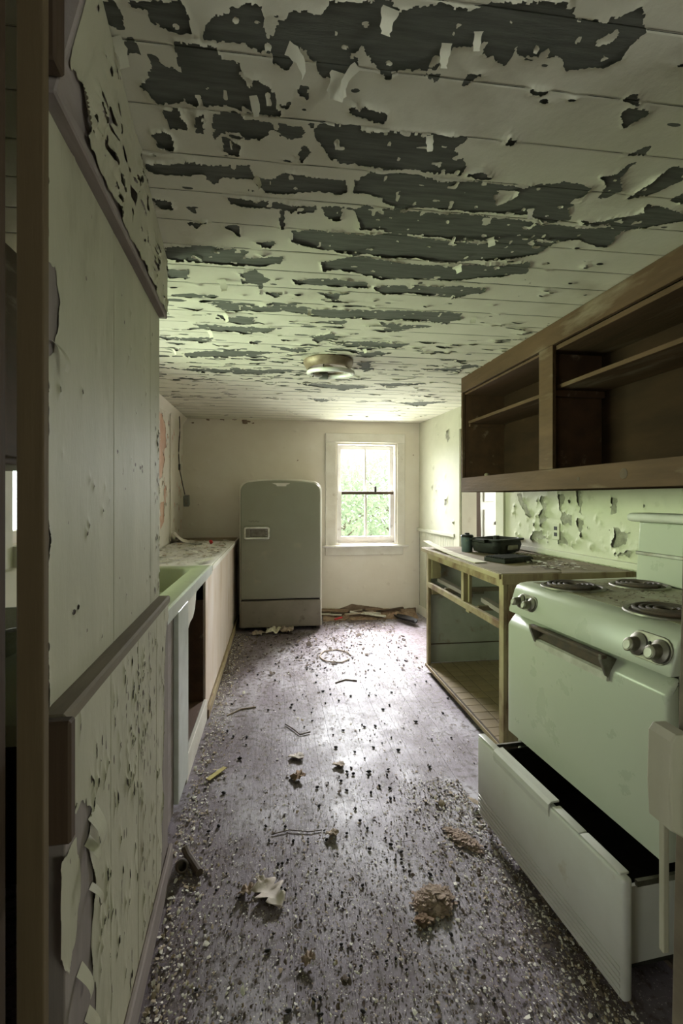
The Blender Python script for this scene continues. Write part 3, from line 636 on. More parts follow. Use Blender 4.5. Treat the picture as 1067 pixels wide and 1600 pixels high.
mb = wall_cells([-3.2, -1.9, -.7, .9], [0, .9, 2.05, HC], [(-1.9, -.7, .9, 2.05)], lambda m, a, b, c, d: m.box(2.2, 2.3, a, b, c, d))
struct(mb.build('wall_near_right', 'wall_cream'))
struct(B(-2.3, 2.3, -3.3, -3.2, 0, HC).build('wall_near_back', 'wall_cream'))

# ---- partition on the left: boards, header beam, half wall with ledge
part = sroot('wall_partition', 'painted board partition with header beam and projecting half wall')
P0 = Vector((-.376, .85, 0)); PD = Vector((-.043, .999, 0)).normalized(); PN = Vector((PD.y, -PD.x, 0))
def pw(a, n, z): return P0 + PD * a + PN * n + Vector((0, 0, z))
def pbox(name, a0, a1, n0, n1, z0, z1, m, bev=.002, parent=part, fn=None):
    mb = B(a0, a1, n0, n1, z0, z1, bev=bev, seg=1)
    if fn: mb.tf(fn)
    return mb.tf(lambda p: pw(p.x, p.y, p.z)).build(name, m, parent)
AL = .952
for a, b in ((0, .385), (.386, .80), (.801, AL)): pbox('board', a, b, -.022, 0, .97, 2.0, 'part_wood')
for a, b in ((0, .25), (.251, .50), (.501, .74), (.741, AL)): pbox('board', a, b, -.005, .030, 0, .955, 'part_wood')
pbox('ledge', -.02, AL + .005, -.006, .038, .957, .985, 'cap_wood', .005)
bf = lambda p: Vector((p.x, p.y + .055 * max(0, 1 - p.x / .95) * (p.z - 1.98) / .22, p.z))
pbox('header_beam', -.03, AL + .012, -.03, .026, 1.98, 2.199, 'mauve_wood', .003, fn=bf)
pbox('header_end', -.07, -.032, -.012, .042, 2.0, 2.199, 'dark_wood', .004)
pbox('rail_end', -.045, -.021, -.0, .054, .79, .984, 'dark_wood', .004)
pbox('baseboard', .1, AL + .01, .031, .046, 0, .09, 'mauve_wood', .004)
pbox('end_stile', AL + .001, AL + .03, -.03, .012, 0, .95, 'part_paint', .003)
def mid_field(U, V):
    f = (U - .012) + .03 * fbm(V * 14, U * 3, 61, 5) + .006
    f = np.minimum(f, poly_sd(U, V, [(-.1, 1.72), (.04, 1.73), (.055, 1.68), (.03, 1.58), (-.1, 1.5)]) + .012 * fbm(U * 40, V * 40, 62, 3))
    fl = flecks(U, V, 63, 70, .05, .94, 1.0, 2.0, .0032, .0048)
    for p in ((.42, 1.45), (.60, 1.43), (.68, 1.43), (.69, 1.415), (.66, 1.425), (.12, 1.12), (.14, 1.125)): fl = np.minimum(fl, np.sqrt(((U - p[0]) / 1.6) ** 2 + (V - p[1]) ** 2) - .005)
    fl = np.minimum(fl, flecks(U, V, 64, 40, .86, .95, 1.0, 1.7, .006, .008))
    f = np.minimum(f, fl)
    return np.minimum(f, .05)
sheet_obj('peeling_paint', [sheet(lerpspace(0, AL, .0035), lerpspace(.986, 1.979, .0045), mid_field, P0, PD, (0, 0, 1), PN, lift=.0035, sig=.005, seams=('u', (.3855, .8005)), seed=61)], 'part_paint', part)
def low_field(U, V):
    f = np.full(U.shape, .05)
    pk = poly_sd(U, V, [(-.05, .82), (.06, .79), (.12, .745), (.11, .69), (.145, .58), (.12, .46), (.15, .37), (.11, .22), (.05, .16), (-.05, .25)])
    kp = np.minimum(poly_sd(U, V, [(-.02, .745), (.045, .74), (.065, .66), (.05, .56), (.01, .55), (-.02, .6)]), poly_sd(U, V, [(.03, .36), (.07, .37), (.09, .25), (.04, .1), (.0, .1)]))
    f = np.minimum(f, np.maximum(pk, -kp) + .035 * fbm(U * 26, V * 9, 71, 5))
    e = poly_sd(U, V, [(.88, .83), (.99, .95), (.99, -.1), (.80, -.1), (.85, .4)])
    fl = np.minimum(flecks(U, V, 73, 300, .02, .94, .1, .95, .0034, .011), flecks(U, V, 74, 110, .38, .66, .62, .88, .0036, .009))
    fl = fl + .004 * fbm(U * 120, V * 50, 75, 3)
    f = np.minimum(f, np.minimum(fl, e + .05 * fbm(U * 25, V * 12, 72, 4)))
    return f
sheet_obj('peeling_paint', [sheet(lerpspace(-.02, AL, .0032), lerpspace(0, .955, .0042), low_field, P0 + PN * .030, PD, (0, 0, 1), PN, lift=.0045, sig=.005, seams=('u', (.2505, .5005, .7405)), seed=71)], 'part_paint', part)
def beam_field(U, V):
    f = np.full(U.shape, .05)
    fl = np.minimum(flecks(U, V, 81, 80, 0, .94, .03, .21, .009, .003), flecks(U, V, 82, 30, .1, .9, .06, .17, .03, .006))
    f = np.minimum(f, fl + .006 * fbm(U * 60, V * 60, 83, 3))
    f = np.minimum(f, (V - .016) + .02 * fbm(U * 30, V * 8, 84, 4))
    f = np.minimum(f, poly_sd(U, V, [(-.1, -.1), (.10, -.1), (.09, .03), (.03, .06), (-.1, .06)]) + .02 * fbm(U * 30, V * 30, 85, 3))
    return f
co_, q_ = sheet(lerpspace(-.02, AL + .01, .004), lerpspace(0, .215, .004), beam_field, (0, 0, 1.98), (1, 0, 0), (0, 0, 1), (0, 1, 0), lift=.010, seed=81)
co2 = np.array([pw(*bf(Vector((p[0], p[1] + .026, p[2])))) for p in co_])
sheet_obj('peeling_paint', [(co2, q_)], 'part_paint', part)
for a, z, L, w, az in ((.13, .735, .07, .05, 0), (.10, .70, .05, .03, .2), (.06, .50, .06, .03, 0), (.10, .38, .05, .03, .1), (.07, .24, .05, .025, 0), (.12, .60, .04, .02, 0), (.03, 1.60, .05, .03, 0)):
    # tongues of paint hanging off the boards
    mb = MB(); vs = []; fs = []; n0 = .032 if z < .95 else .003
    for i in range(7):
        t = i / 6
        for sg in (-1, 1):
            vs.append(pw(a + sg * w / 2 * (1 - .5 * t), n0 + .022 * math.sin(t * 2.2), z - L * t))
    for i in range(6): fs.append((2 * i, 2 * i + 1, 2 * i + 3, 2 * i + 2))
    mb.add(vs, fs).build('paint_curl', 'part_paint', part, smooth=True)

# ================================================================== LARGE OBJECTS
def rrect(hx, hy, r, n=6, cx=0, cy=0):
    pts = []
    for k, (sx, sy) in enumerate(((1, 1), (-1, 1), (-1, -1), (1, -1))):
        for i in range(n + 1):
            a = math.pi / 2 * (k + i / n)
            pts.append((cx + sx * (hx - r) + r * math.cos(a), cy + sy * (hy - r) + r * math.sin(a)))
    return pts
def loops(mb, L, close=True):
    n = len(L[0]); b = len(mb.v); vs = [p for l in L for p in l]; fs = []
    for i in range(len(L) - 1):
        for k in range(n): fs.append((i * n + k, i * n + (k + 1) % n, (i + 1) * n + (k + 1) % n, (i + 1) * n + k))
    if close: fs.append(tuple((len(L) - 1) * n + k for k in range(n)))
    return mb.add(vs, fs)

# ---- stove
st = thing('electric_stove', 'pale green enamel electric stove with dirty burners and chrome knobs', 'stove', (.95, 1.90, 0), math.atan2(-.997, .077))
SWD = .77
for x0, x1 in ((0, .018), (SWD - .018, SWD)): B(x0, x1, .05, .62, .03, .862, bev=.004).build('side_panel', 'enamel', st)
B(.02, SWD - .02, .60, .62, .03, .862).build('back_panel', 'black_metal', st)
ob = B(.02, SWD - .02, .05, .598, .372, .862).build('oven_box', 'black_metal', st)
B(.02, SWD - .02, .08, .598, .03, .045).build('base_pan', 'rust_black', st)
ck = MB().prism([(.63, .985), (.085, .985), (.060, .981), (.044, .972), (.034, .955), (.008, .878), (.008, .866), (.63, .866)], 0, -.002, SWD + .002, bev=.008, seg=3).build('cooktop', 'enamel', st, smooth=True, ang=50)
B(.03, SWD - .03, .10, .545, .9852, .9868, bev=.0006, seg=1).build('soiled_surface', 'enamel_top', ck)
for bx, by, br in ((.163, .185, .105), (.197, .46, .095), (.59, .18, .105), (.60, .46, .095)):
    bn = MB().lathe([(br + .012, .9868), (br + .010, .992), (br, .993), (br - .008, .9872), (.02, .9875)], (bx, by, 0), 36).build('burner', 'dull_steel', st, smooth=True)
    cl = MB(); pts = []
    for i in range(150):
        t = i / 149; a = t * 2 * math.pi * 4; rr = .018 + (br - .030) * t
        pts.append((bx + rr * math.cos(a), by + rr * math.sin(a), .996))
    cl.tube(pts, .0062, 6).build('coil', 'rust_black', bn, smooth=True)
    MB().lathe([(br - .004, .9885), (br - .008, .9895), (.01, .989)], (bx, by, 0), 36).build('drip_pan', 'rust_black', bn)
dm = MB().prism([(.032, .856), (.004, .822), (0, .812), (0, .375), (.045, .375), (.045, .856)], 0, .003, SWD - .003, bev=.012, seg=3).build('oven_door', 'enamel', st, smooth=True, ang=50)
hd = B(.205, .575, -.034, -.012, .852, .866, bev=.006).build('handle', 'rust_black', dm, smooth=True)
for x in (.205, .560): MB().prism([(-.034, .866), (.022, .850), (.001, .815), (-.008, .795), (-.014, .80), (-.034, .85)], 0, x, x + .012, bev=.002).build('handle_bracket', 'dull_steel', dm)
MB().prism([(-.003, .812), (-.012, .808), (-.014, .786), (-.010, .784), (-.001, .786)], 0, .207, .570, bev=.001).build('handle_trim', 'aluminium', dm)
MB().prism([(-.001, .812), (.0, .818), (.024, .848), (.022, .850), (-.004, .818)], 0, .217, .560).build('recess_shade', 'rust_black', dm)  # dark sheet painted as the shade between handle bar and door
def tilt(p):  # lay control parts onto the sloping fascia
    t = (p.z - .878) / (.955 - .878); return Vector((p.x, p.y + .008 + .026 * t, p.z))
for xs, k in (((.075, .145), .8), ((.655, .728), 1.0)):
    r = .036 * k; zc = .922; pts = []
    for i in range(9): a = math.pi / 2 + math.pi * i / 8; pts.append((xs[0] + r * math.cos(a), zc + r * math.sin(a)))
    for i in range(9): a = -math.pi / 2 + math.pi * i / 8; pts.append((xs[1] + r * math.cos(a), zc + r * math.sin(a)))
    es = MB().prism(pts, 1, -.005, .0005, bev=.0015, seg=1).tf(tilt).build('knob_plate', 'dull_steel', st)
    for x in xs:
        kn = MB().lathe([(.030 * k, -.006), (.031 * k, -.010), (.026 * k, -.014), (.020 * k, -.017), (.0185 * k, -.040), (.015 * k, -.043), (.006, -.043)], (x, 0, zc), 20, axis=1).tf(tilt).build('knob', 'dull_steel', st, smooth=True)
        MB().lathe([(.013 * k, -.0432), (.012 * k, -.0455), (.004, -.046)], (x, 0, zc), 16, axis=1).tf(tilt).build('knob_cap', 'aluminium', kn, smooth=True)
    MB().lathe([(.005, -.006), (.004, -.009), (.001, -.0095)], (sum(xs) / 2, 0, zc + .012), 10, axis=1).tf(tilt).build('pilot_lens', 'black_plastic', es)
bg = MB().prism([(.075, .986), (SWD - .005, .986), (SWD - .02, 1.235), (.095, 1.235)], 1, .555, .63, bev=.01, seg=3).build('backguard', 'enamel', st, smooth=True)
B(.083, SWD - .01, .548, .5545, 1.098, 1.112, bev=.002, seg=1).build('chrome_strip', 'chrome', bg)
B(.060, SWD + .005, .52, .645, 1.236, 1.272, bev=.016, seg=3).build('backguard_cap', 'enamel_drawer', bg, smooth=True)
dw = B(.0, SWD, -.135, -.105, .045, .362, bev=.011, seg=3).build('drawer_front', 'enamel_drawer', st, smooth=True)
for i in range(5): B(.012, SWD - .012, -.138, -.1345, .060 + i * .0155, .069 + i * .0155, bev=.0016, seg=2).build('ridge', 'enamel_drawer', dw, smooth=True)
lip = MB().prism([(-.137, .330), (-.141, .350), (-.139, .369), (-.128, .377), (-.100, .378), (-.100, .372), (-.127, .371), (-.133, .365), (-.135, .332)], 0, .135, .47, bev=.001, seg=1).build('drawer_pull', 'cap_wood', dw)
lip.data.materials[0] = MATS['enamel_drawer']
for x0, x1 in ((.0, .13), (.475, .60), (.60, .755)): B(x0 + .004, x1, -.132, -.104, .3623, .369, bev=.003).build('chipped_edge', 'enamel_drawer', dw, smooth=True)
dr_ = MB()
dr_.box(.035, SWD - .035, -.104, .42, .095, .105).box(.035, .045, -.104, .42, .105, .31).box(.045, SWD - .045, .41, .42, .105, .31)
dr_.build('drawer_box', 'black_metal', st)
B(SWD - .045, SWD - .035, -.104, .42, .106, .31).build('drawer_side', 'enamel_drawer', st)
for x in (.022, SWD - .034): B(x, x + .010, -.07, .55, .315, .33).build('drawer_runner', 'dull_steel', st)
for x, y in ((.03, .1), (SWD - .06, .1), (.03, .57), (SWD - .06, .57)): B(x, x + .03, y, y + .03, 0, .03).build('foot', 'black_metal', st)

# ---- refrigerator
fr = thing('refrigerator', 'rounded old grey-green refrigerator with chrome latch handle', 'refrigerator', (.045, 4.90, 0))
def outline(hw, z0, z1, r, arch=.02, n=8):
    p = [(-hw, z0), (hw, z0)]
    for i in range(n + 1):
        a = math.pi / 2 * i / n; p.append((hw - r + r * math.cos(a), z1 - arch - r + r * math.sin(a)))
    for i in range(1, n): t = i / n; x = (hw - r) * (1 - 2 * t); p.append((x, z1 - arch + arch * (1 - (2 * t - 1) ** 2)))
    for i in range(n + 1):
        a = math.pi / 2 * (1 + i / n); p.append((-hw + r + r * math.cos(a), z1 - arch - r + r * math.sin(a)))
    return p
MB().prism(outline(.4125, .03, 1.53, .10), 1, .02, .49, bev=.02, seg=3).build('cabinet', 'fridge_rim', fr, smooth=True, ang=40)
fd = MB().prism(outline(.398, .325, 1.512, .095), 1, -.045, .018, bev=.018, seg=3).build('door', 'fridge_paint', fr, smooth=True, ang=40)
B(-.398, .398, -.040, .018, .045, .312, bev=.012, seg=3).build('lower_panel', 'fridge_low', fr, smooth=True)
B(-.39, .39, .0, .018, .3125, .3245).build('gap_shade', 'black_plastic', fr)  # black strip standing in for shade between door and lower panel
for x in (-.36, .33): B(x, x + .03, .05, .45, 0, .03).build('foot', 'black_metal', fr)
hp = B(-.36, -.115, -.052, -.0455, .925, 1.05, bev=.003).build('handle_plate', 'dull_steel', fd)
lp = [(x - .2375, -.066, z + .9875) for x, z in rrect(.116, .052, .015, 4)]
MB().tube(lp, .0115, 8, closed=True).build('handle_frame', 'bright_chrome', hp, smooth=True)
B(-.345, -.30, -.075, -.054, .945, 1.03, bev=.006).build('latch', 'dull_steel', hp)
for z in (.96, .9875, 1.015): MB().lathe([(.009, -.053), (.008, -.062), (.003, -.063)], (-.145, 0, z), 12, axis=1).build('bolt', 'chrome', hp, smooth=True)
pts = [(-.32 + .007 * i, -.0462, 1.105 + .006 * math.sin(i * 1.3) - .002 * (i % 3)) for i in range(16)]
MB().tube(pts, .0028, 5).build('script_emblem', 'dull_steel', fd)
MB().prism([(-.09, 1.482), (.09, 1.482), (.075, 1.472), (.055, 1.468), (.05, 1.452), (-.04, 1.452), (-.05, 1.468), (-.07, 1.474)], 1, -.0462, -.0452).build('worn_patch', 'fridge_rim', fd)

# ---- left base cabinet, worktop and sink
cb = thing('base_cabinet', 'long painted sink cabinet with open front along the left wall', 'cabinet', (-.72, 3.2, 0))
def LB(n, x0, x1, y0, y1, z0, z1, m, bev=.002, parent=cb): return B(x0 + .72, x1 + .72, y0 - 3.2, y1 - 3.2, z0, z1, bev=bev, seg=1).build(n, m, parent)
LB('stile', -.455, -.432, 1.80, 1.93, 0, .858, 'white_trim')
LB('stile', -.446, -.428, 1.985, 2.10, .02, .858, 'mauve_wood')
LB('door', -.430, -.408, 2.105, 2.335, .045, .855, 'white_metal', .003)
cbp = [(2.336, .855), (2.62, .855), (2.60, .835), (2.58, .80), (2.56, .765), (2.50, .735), (2.42, .73), (2.336, .70)]
MB().prism([(y - 3.2, z) for y, z in cbp], 0, .285, .305, bev=.002, seg=1).build('valance', 'white_trim', cb)
LB('bottom_rail', -.435, -.415, 2.336, 3.0, 0, .12, 'white_trim')
LB('shelf', -.99, -.436, 1.82, 2.98, .10, .118, 'cab_brown')
LB('divider', -.99, -.436, 2.985, 3.003, .0, .72, 'cab_brown')
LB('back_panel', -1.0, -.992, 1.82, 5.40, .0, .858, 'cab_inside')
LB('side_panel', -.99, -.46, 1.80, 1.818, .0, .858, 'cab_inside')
LB('front_panel', -.440, -.425, 3.004, 5.41, .02, .858, 'pink_panel')
LB('front_panel_edge', -.4245, -.418, 5.38, 5.41, .02, .858, 'white_trim')
LB('toe_board', -.424, -.404, 3.0, 5.41, 0, .055, 'yellow_wood', .004)
wt = thing('worktop', 'paint-flaked worktop between the sink and the back wall', 'worktop', (-.71, 4.3, .86))
B(-.285, .29, -1.095, .70, 0, .04, bev=.004).build('painted_top', 'sash_white', wt)
B(-.285, .29, .703, 1.125, 0, .041, bev=.003).build('bare_board', 'worktop_wood', wt)
B(.2905, .302, -1.095, 1.125, .004, .038, bev=.002).build('edge_strip', 'white_trim', wt)
sk = thing('kitchen_sink', 'greenish enamel sink with drainboard rim beside the partition', 'sink', (-.715, 2.1, .86))
s_ = MB(); bx, by = .005, .52   # basin centre
L = [[(x, y, z) for x, y in rrect(hx, hy, r, 6, cx, cy)] for hx, hy, r, cx, cy, z in (
    (.288, 1.10, .01, 0, -.005, .001), (.288, 1.10, .01, 0, -.005, .038), (.284, 1.096, .01, 0, -.005, .042), (.222, .475, .06, bx - .03, by, .042), (.214, .467, .055, bx - .03, by, .034), (.195, .45, .07, bx - .03, by, -.10), (.15, .40, .08, bx - .03, by, -.125))]
loops(s_, L).build('basin', 'sink_enamel', sk, smooth=True, ang=50)
B(.289, .304, -1.10, 1.095, -.012, .044, bev=.003).build('front_trim', 'white_metal', sk)
MB().lathe([(.03, -.1245), (.028, -.123), (.01, -.126)], (bx - .03, by, 0), 16).build('drain', 'dull_steel', sk)
# wall cabinet and clutter glimpsed through the slit beside the door post
lc = thing('wall_cabinet', 'brown wall cabinet glimpsed through the slit at the far left', 'cabinet', (-.88, 1.40, 1.43))
B(-.125, .13, -.45, .45, 0, .62, bev=.004).build('carcass', 'cab_brown', lc)
for a, b in ((-.44, -.005), (.005, .44)): 
    d_ = B(.131, .148, a, b, .02, .60, bev=.003).build('door', 'cab_brown', lc)
    MB().lathe([(.012, .149), (.009, .165), (.003, .168)], (0, (a if a < -.1 else b) * .3, .12), 10, axis=0).build('knob', 'dull_steel', d_)
bw = thing('enamel_basin', 'white enamel basin on the drainboard seen through the slit', 'basin', (-.80, 1.45, .903))
MB().lathe([(.08, 0), (.12, .03), (.155, .085), (.165, .09), (.155, .092), (.115, .034), (.02, .01)], (0, 0, 0), 24).build('bowl', 'sack_white', bw, smooth=True)
MB().tube([(.16 * math.cos(a / 20 * 2 * math.pi), .16 * math.sin(a / 20 * 2 * math.pi), .09) for a in range(20)], .006, 6, closed=True).build('rim', 'white_metal', bw, smooth=True)

# ---- right base cabinet with open drawers and its worktop
rc = thing('base_cabinet', 'stripped yellow wooden base cabinet with empty drawer openings', 'cabinet', (1.15, 2.34, 0))
def RB(n, x0, x1, y0, y1, z0, z1, m='yellow_wood', bev=.002, parent=rc): return B(x0, x1, y0, y1, z0, z1, bev=bev, seg=1).build(n, m, parent)
RB('stile', 0, .022, 0, .05, .02, .924); RB('stile', 0, .022, 1.238, 1.28, .05, .924)
RB('top_rail', 0, .022, .051, 1.237, .872, .924); RB('middle_rail', 0, .022, .051, 1.237, .652, .692)
RB('centre_post', 0, .03, .535, .572, .693, .871)
RB('centre_brace', .031, .05, .52, .575, .62, .90)
RB('side_panel', .023, .665, 0, .016, .062, .924, 'yellow_wood'); 
sp = RB('side_panel', .023, .60, 1.262, 1.28, .062, .924, 'grey_panel')
RB('panel_joint', .03, .595, 1.2585, 1.2615, .205, .212, 'rust_black', .0005, sp)
bk = MB().prism([(xr(2.36) - 1.15 - .015, .018), (xr(3.6) - 1.15 - .015, 1.26), (xr(3.6) - 1.15 - .025, 1.26), (xr(2.36) - 1.15 - .025, .018)], 2, .062, .924).build('back_panel', 'grey_panel', rc)
bs = RB('bottom_shelf', -.005, .60, .0, 1.28, .040, .058, 'lino_joint', .003)
B(-.012, -.0055, .0, 1.28, .036, .060, bev=.002).build('shelf_edge', 'yellow_wood', bs)
t0 = None
for i in range(6):
    for k in range(13):
        if t0 is None: t0 = B(0, .0925, 0, .0912, 0, .004, bev=.001, seg=1).build('lino_tile', 'lino', bs); o = t0
        else: o = bpy.data.objects.new('lino_tile', t0.data); C.objects.link(o); o.parent = bs
        o.location = (.006 + i * .0975, .018 + k * .0957, .0575)
RB('toe_board', .09, .11, .02, 1.26, .0, .039, 'dark_wood')
RB('drawer_runner', .023, .58, .36, .39, .672, .70, 'cap_wood'); RB('drawer_runner', .023, .58, .92, .95, .672, .70, 'cap_wood')
MB().prism([(.06, .06), (.11, .06), (.14, .50), (.10, .50)], 2, .693, .72, bev=.002).build('loose_board', 'mauve_wood', rc)
MB().prism([(.05, .60), (.09, .60), (.11, 1.2), (.06, 1.2)], 2, .70, .725, bev=.002).build('loose_board', 'mauve_wood', rc)
RB('inner_shelf', .30, .60, .02, 1.25, .775, .785, 'cap_wood')  # thin wooden board set deep behind the drawer openings
RB('metal_cleat', .03, .45, 1.235, 1.2575, .590, .612, 'dull_steel')
def scroll(z0, z1): return MB().prism([(.023, z0), (.085, z0), (.095, z0 + .02), (.09, z0 + .05), (.10, z0 + .08), (.085, z0 + .11), (.075, z1), (.023, z1)], 1, 1.215, 1.234, bev=.002).build('scroll_bracket', 'yellow_wood', rc)
scroll(.72, .868); scroll(.618, .65) if False else None
RB('corner_block', .023, .10, 1.214, 1.234, .60, .65, 'yellow_wood')
rt = thing('worktop', 'weathered bare board worktop on the stripped cabinet', 'worktop', (1.13, 2.32, .9255))
xe = lambda y: xr(y) - .014 - 1.13
MB().prism([(0, 0), (.33, 0), (.35, 1.34), (0, 1.34)], 2, 0, .025, bev=.003).build('plank', 'worktop_wood', rt)
MB().prism([(.333, 0), (xe(2.32), 0), (xe(3.66), 1.34), (.353, 1.34)], 2, 0, .023, bev=.003).build('plank', 'worktop_wood', rt)
MB().prism([(-.012, .002), (-.001, .002), (-.001, 1.34), (-.012, 1.34)], 2, -.004, .022, bev=.002).build('edge_strip', 'yellow_wood', rt)
MB().prism([(.0, -.012), (xe(2.32), -.012), (xe(2.32), -.001), (.0, -.001)], 2, -.03, .022, bev=.002).build('edge_strip', 'yellow_wood', rt)
strip = MB(); vs_ = []; fs_ = []
for i in range(13):
    t = i / 12; y = 3.66 - .95 * t; z = .952 + .045 * (1 - t) ** 2.5 
    for x, dz in ((1.135 + .02 * t, 0), (1.185 + .045 * t, .001), (1.185 + .045 * t, .005), (1.135 + .02 * t, .004)): vs_.append((x - 1.16, y - 3.2, z + dz - .9505))
for i in range(12):
    for k in range(4): fs_.append((4 * i + k, 4 * i + (k + 1) % 4, 4 * i + 4 + (k + 1) % 4, 4 * i + 4 + k))
fs_ += [(0, 1, 2, 3), (48, 49, 50, 51)]
o = strip.add(vs_, fs_).build('laminate_strip', 'paper'); o.location = (1.16, 3.2, .9505)
tag(o, 'warped pale laminate strip lifting off the front of the bare worktop', 'strip')

# ---- right wall cupboard without doors
wc = thing('wall_cupboard', 'open doorless brown wooden wall cupboard under the ceiling at right', 'cupboard', (1.322, 3.345, 1.376), .0247)
WL = 2.42
def WB(n, x0, x1, y0, y1, z0, z1, m, bev=.002, parent=wc): return B(x0, x1, -y1, -y0, z0, z1, bev=bev, seg=1).build(n, m, parent)
WB('top_rail', 0, .02, 0, WL, .715, .822, 'cab_rail'); WB('bottom_rail', 0, .02, 0, WL, 0, .102, 'cab_rail')
WB('stile', 0, .02, 0, .022, .103, .714, 'cab_rail'); WB('stile', 0, .02, 1.0, 1.12, .103, .714, 'cab_rail')
WB('side_panel', .021, .40, 0, .02, 0, .82, 'cab_brown'); WB('divider', .021, .318, 1.04, 1.058, .092, .80, 'cab_brown'); WB('side_panel', .021, .45, WL - .02, WL, 0, .82, 'cab_brown')
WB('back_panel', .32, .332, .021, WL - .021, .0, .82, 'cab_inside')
WB('bottom_board', .021, .318, .021, WL - .021, .072, .09, 'cab_brown'); WB('top_board', .021, .318, .021, 1.038, .70, .714, 'cab_brown')
WB('soffit', .021, .318, 1.06, WL - .021, .69, .713, 'cab_rail')
WB('shelf', .045, .318, .021, 1.038, .492, .512, 'cab_rail'); WB('shelf', .045, .318, 1.06, WL - .021, .505, .525, 'cab_rail')
WB('shelf_cleat', .05, .318, .0205, .04, .47, .4915, 'cab_brown'); WB('shelf_cleat', .03, .318, 1.0585, 1.08, .47, .504, 'cab_brown')
for y, z in ((1.60, .055), (1.32, .045)): MB().lathe([(.022 if y > 1.5 else .01, -.0008), (.02 if y > 1.5 else .009, -.0016), (.004, -.0018)], (0, -y, z), 14, axis=0).build('wood_knot', 'dark_wood', wc)
kb = MB().lathe([(.008, 0), (.010, .006), (.016, .016), (.015, .026), (.008, .032), (.002, .033)], (0, 0, 0), 16).build('drawer_knob', 'cap_wood', None, smooth=True)
kb.location = (1.375, 3.03, 1.376 + .0905); tag(kb, 'small wooden knob lying on the floor of the wall cupboard', 'knob')

# ---- ceiling lamp
fx = thing('ceiling_lamp', 'round ceiling lamp pan with bare white ring tube', 'lamp', (.323, 3.02, 2.193))
MB().lathe([(.150, .004), (.158, -.004), (.156, -.018), (.140, -.045), (.128, -.052), (.122, -.045), (.03, -.035)], (0, 0, 0), 40).build('pan', 'fixture_pan', fx, smooth=True)
ring = [(.012 + .138 * math.cos(a / 40 * 2 * math.pi), -.02 + .138 * math.sin(a / 40 * 2 * math.pi), -.078 - .012 * math.sin(a / 40 * 2 * math.pi + math.pi)) for a in range(40)]
rg = MB().tube(ring, .0135, 10, closed=True).build('ring_tube', 'ring_tube', fx, smooth=True)
B(-.05, .01, .098, .135, -.085, -.045, bev=.006).build('tube_socket', 'grey_box', rg)
for a in (math.pi * 1.35, math.pi * 1.8, math.pi * .8): 
    x, y = .012 + .13 * math.cos(a), -.02 + .13 * math.sin(a)
    MB().tube([(x * .8, y * .8, -.045), (x * .95, y * .95, -.06), (x, y, -.088)], .004, 6).build('clip', 'rust_black', fx)
MB().lathe([(.028, -.036), (.028, -.055), (.018, -.062), (.004, -.063)], (0, 0, 0), 16).build('centre_boss', 'fixture_pan', fx, smooth=True)

# ================================================================== SMALL THINGS
# hanging cord with box on the left wall
hc = thing('hanging_cord', 'dark electric cord with grey plug box hanging down left wall', 'cord', (-.985, 5.15, 2.17))
pts = [(.0, -.05 + .03 * math.sin(i * .5), -.04 * i) if i < 14 else (.002 + .006 * (i - 14), -.03 + .012 * (i - 14), -.04 * i) for i in range(21)]
pts = [(p[0] + .003, p[1] + .004 * math.sin(i * 1.7), p[2]) for i, p in enumerate(pts)]
MB().tube(pts, .005, 6).build('wire', 'cord', hc, smooth=True)
MB().tube([(pts[13][0], pts[13][1], pts[13][2] + .03), (pts[13][0], pts[13][1], pts[13][2] - .03)], .011, 8).build('tape_joint', 'cord', hc)
bx = B(-.028, .028, -.035, .035, -.06, .05, bev=.006).tf(lambda p: Matrix.Rotation(.25, 3, 'X') @ p + Vector((.055, .06, -.86))).build('plug_box', 'grey_box', hc)
B(-.012, .012, -.036, -.0355, -.03, .02).tf(lambda p: Matrix.Rotation(.25, 3, 'X') @ p + Vector((.055, .06, -.86))).build('faceplate', 'dull_steel', bx)
o = MB()
vs_ = []; fs_ = []
for i in range(9):
    for k in range(7):
        u, v = i / 8, k / 6
        vs_.append((.20 * u + .02 * math.sin(v * 5), .30 * v - .05 * u, .10 * (1 - u) ** 2 * (.6 + .4 * math.sin(v * 4 + 1)) + .004 + .006 * math.sin(u * 9 + v * 7)))
for i in range(8):
    for k in range(6): a = i * 7 + k; fs_.append((a, a + 1, a + 8, a + 7))
o = o.add(vs_, fs_).build('fallen_plaster', 'wall_cream', None, smooth=True); o.location = (-.985, 4.75, .902)
tag(o, 'curled sheet of fallen cream paint on the left worktop', 'paint sheet')
m_ = o.modifiers.new('thick', 'SOLIDIFY'); m_.thickness = .002
# canister, appliance, tray on the bare worktop
cn = thing('canister', 'small blue-grey lidded canister on the bare worktop', 'canister', (1.352, 3.31, .9495))
MB().lathe([(.036, 0), (.038, .004), (.042, .10), (.042, .105)], (0, 0, 0), 24).build('body', 'blue_can', cn, smooth=True)
ld = MB().lathe([(.045, .1055), (.046, .112), (.040, .122), (.012, .124)], (0, 0, 0), 24).build('lid', 'black_plastic', cn, smooth=True)
B(-.015, .015, -.012, .012, .1245, .136, bev=.004).build('lid_knob', 'black_plastic', ld)
ap = thing('electric_skillet', 'black oval electric skillet base on the bare worktop behind the canister', 'skillet', (1.54, 3.24, .9495), .5)
def oct_(hx, hy, z, r=.05): return [(x, y, z) for x, y in rrect(hx, hy, r, 3)]
loops(MB(), [oct_(.10, .085, .0), oct_(.135, .115, .012), oct_(.15, .125, .06), oct_(.145, .12, .088), oct_(.165, .135, .092), oct_(.165, .135, .103), oct_(.14, .115, .104), oct_(.125, .10, .075), oct_(.05, .04, .075)]).build('pan', 'black_plastic', ap, smooth=True, ang=30)
B(-.055, .055, -.137, -.126, .03, .062, bev=.003).build('control_panel', 'dull_steel', ap)
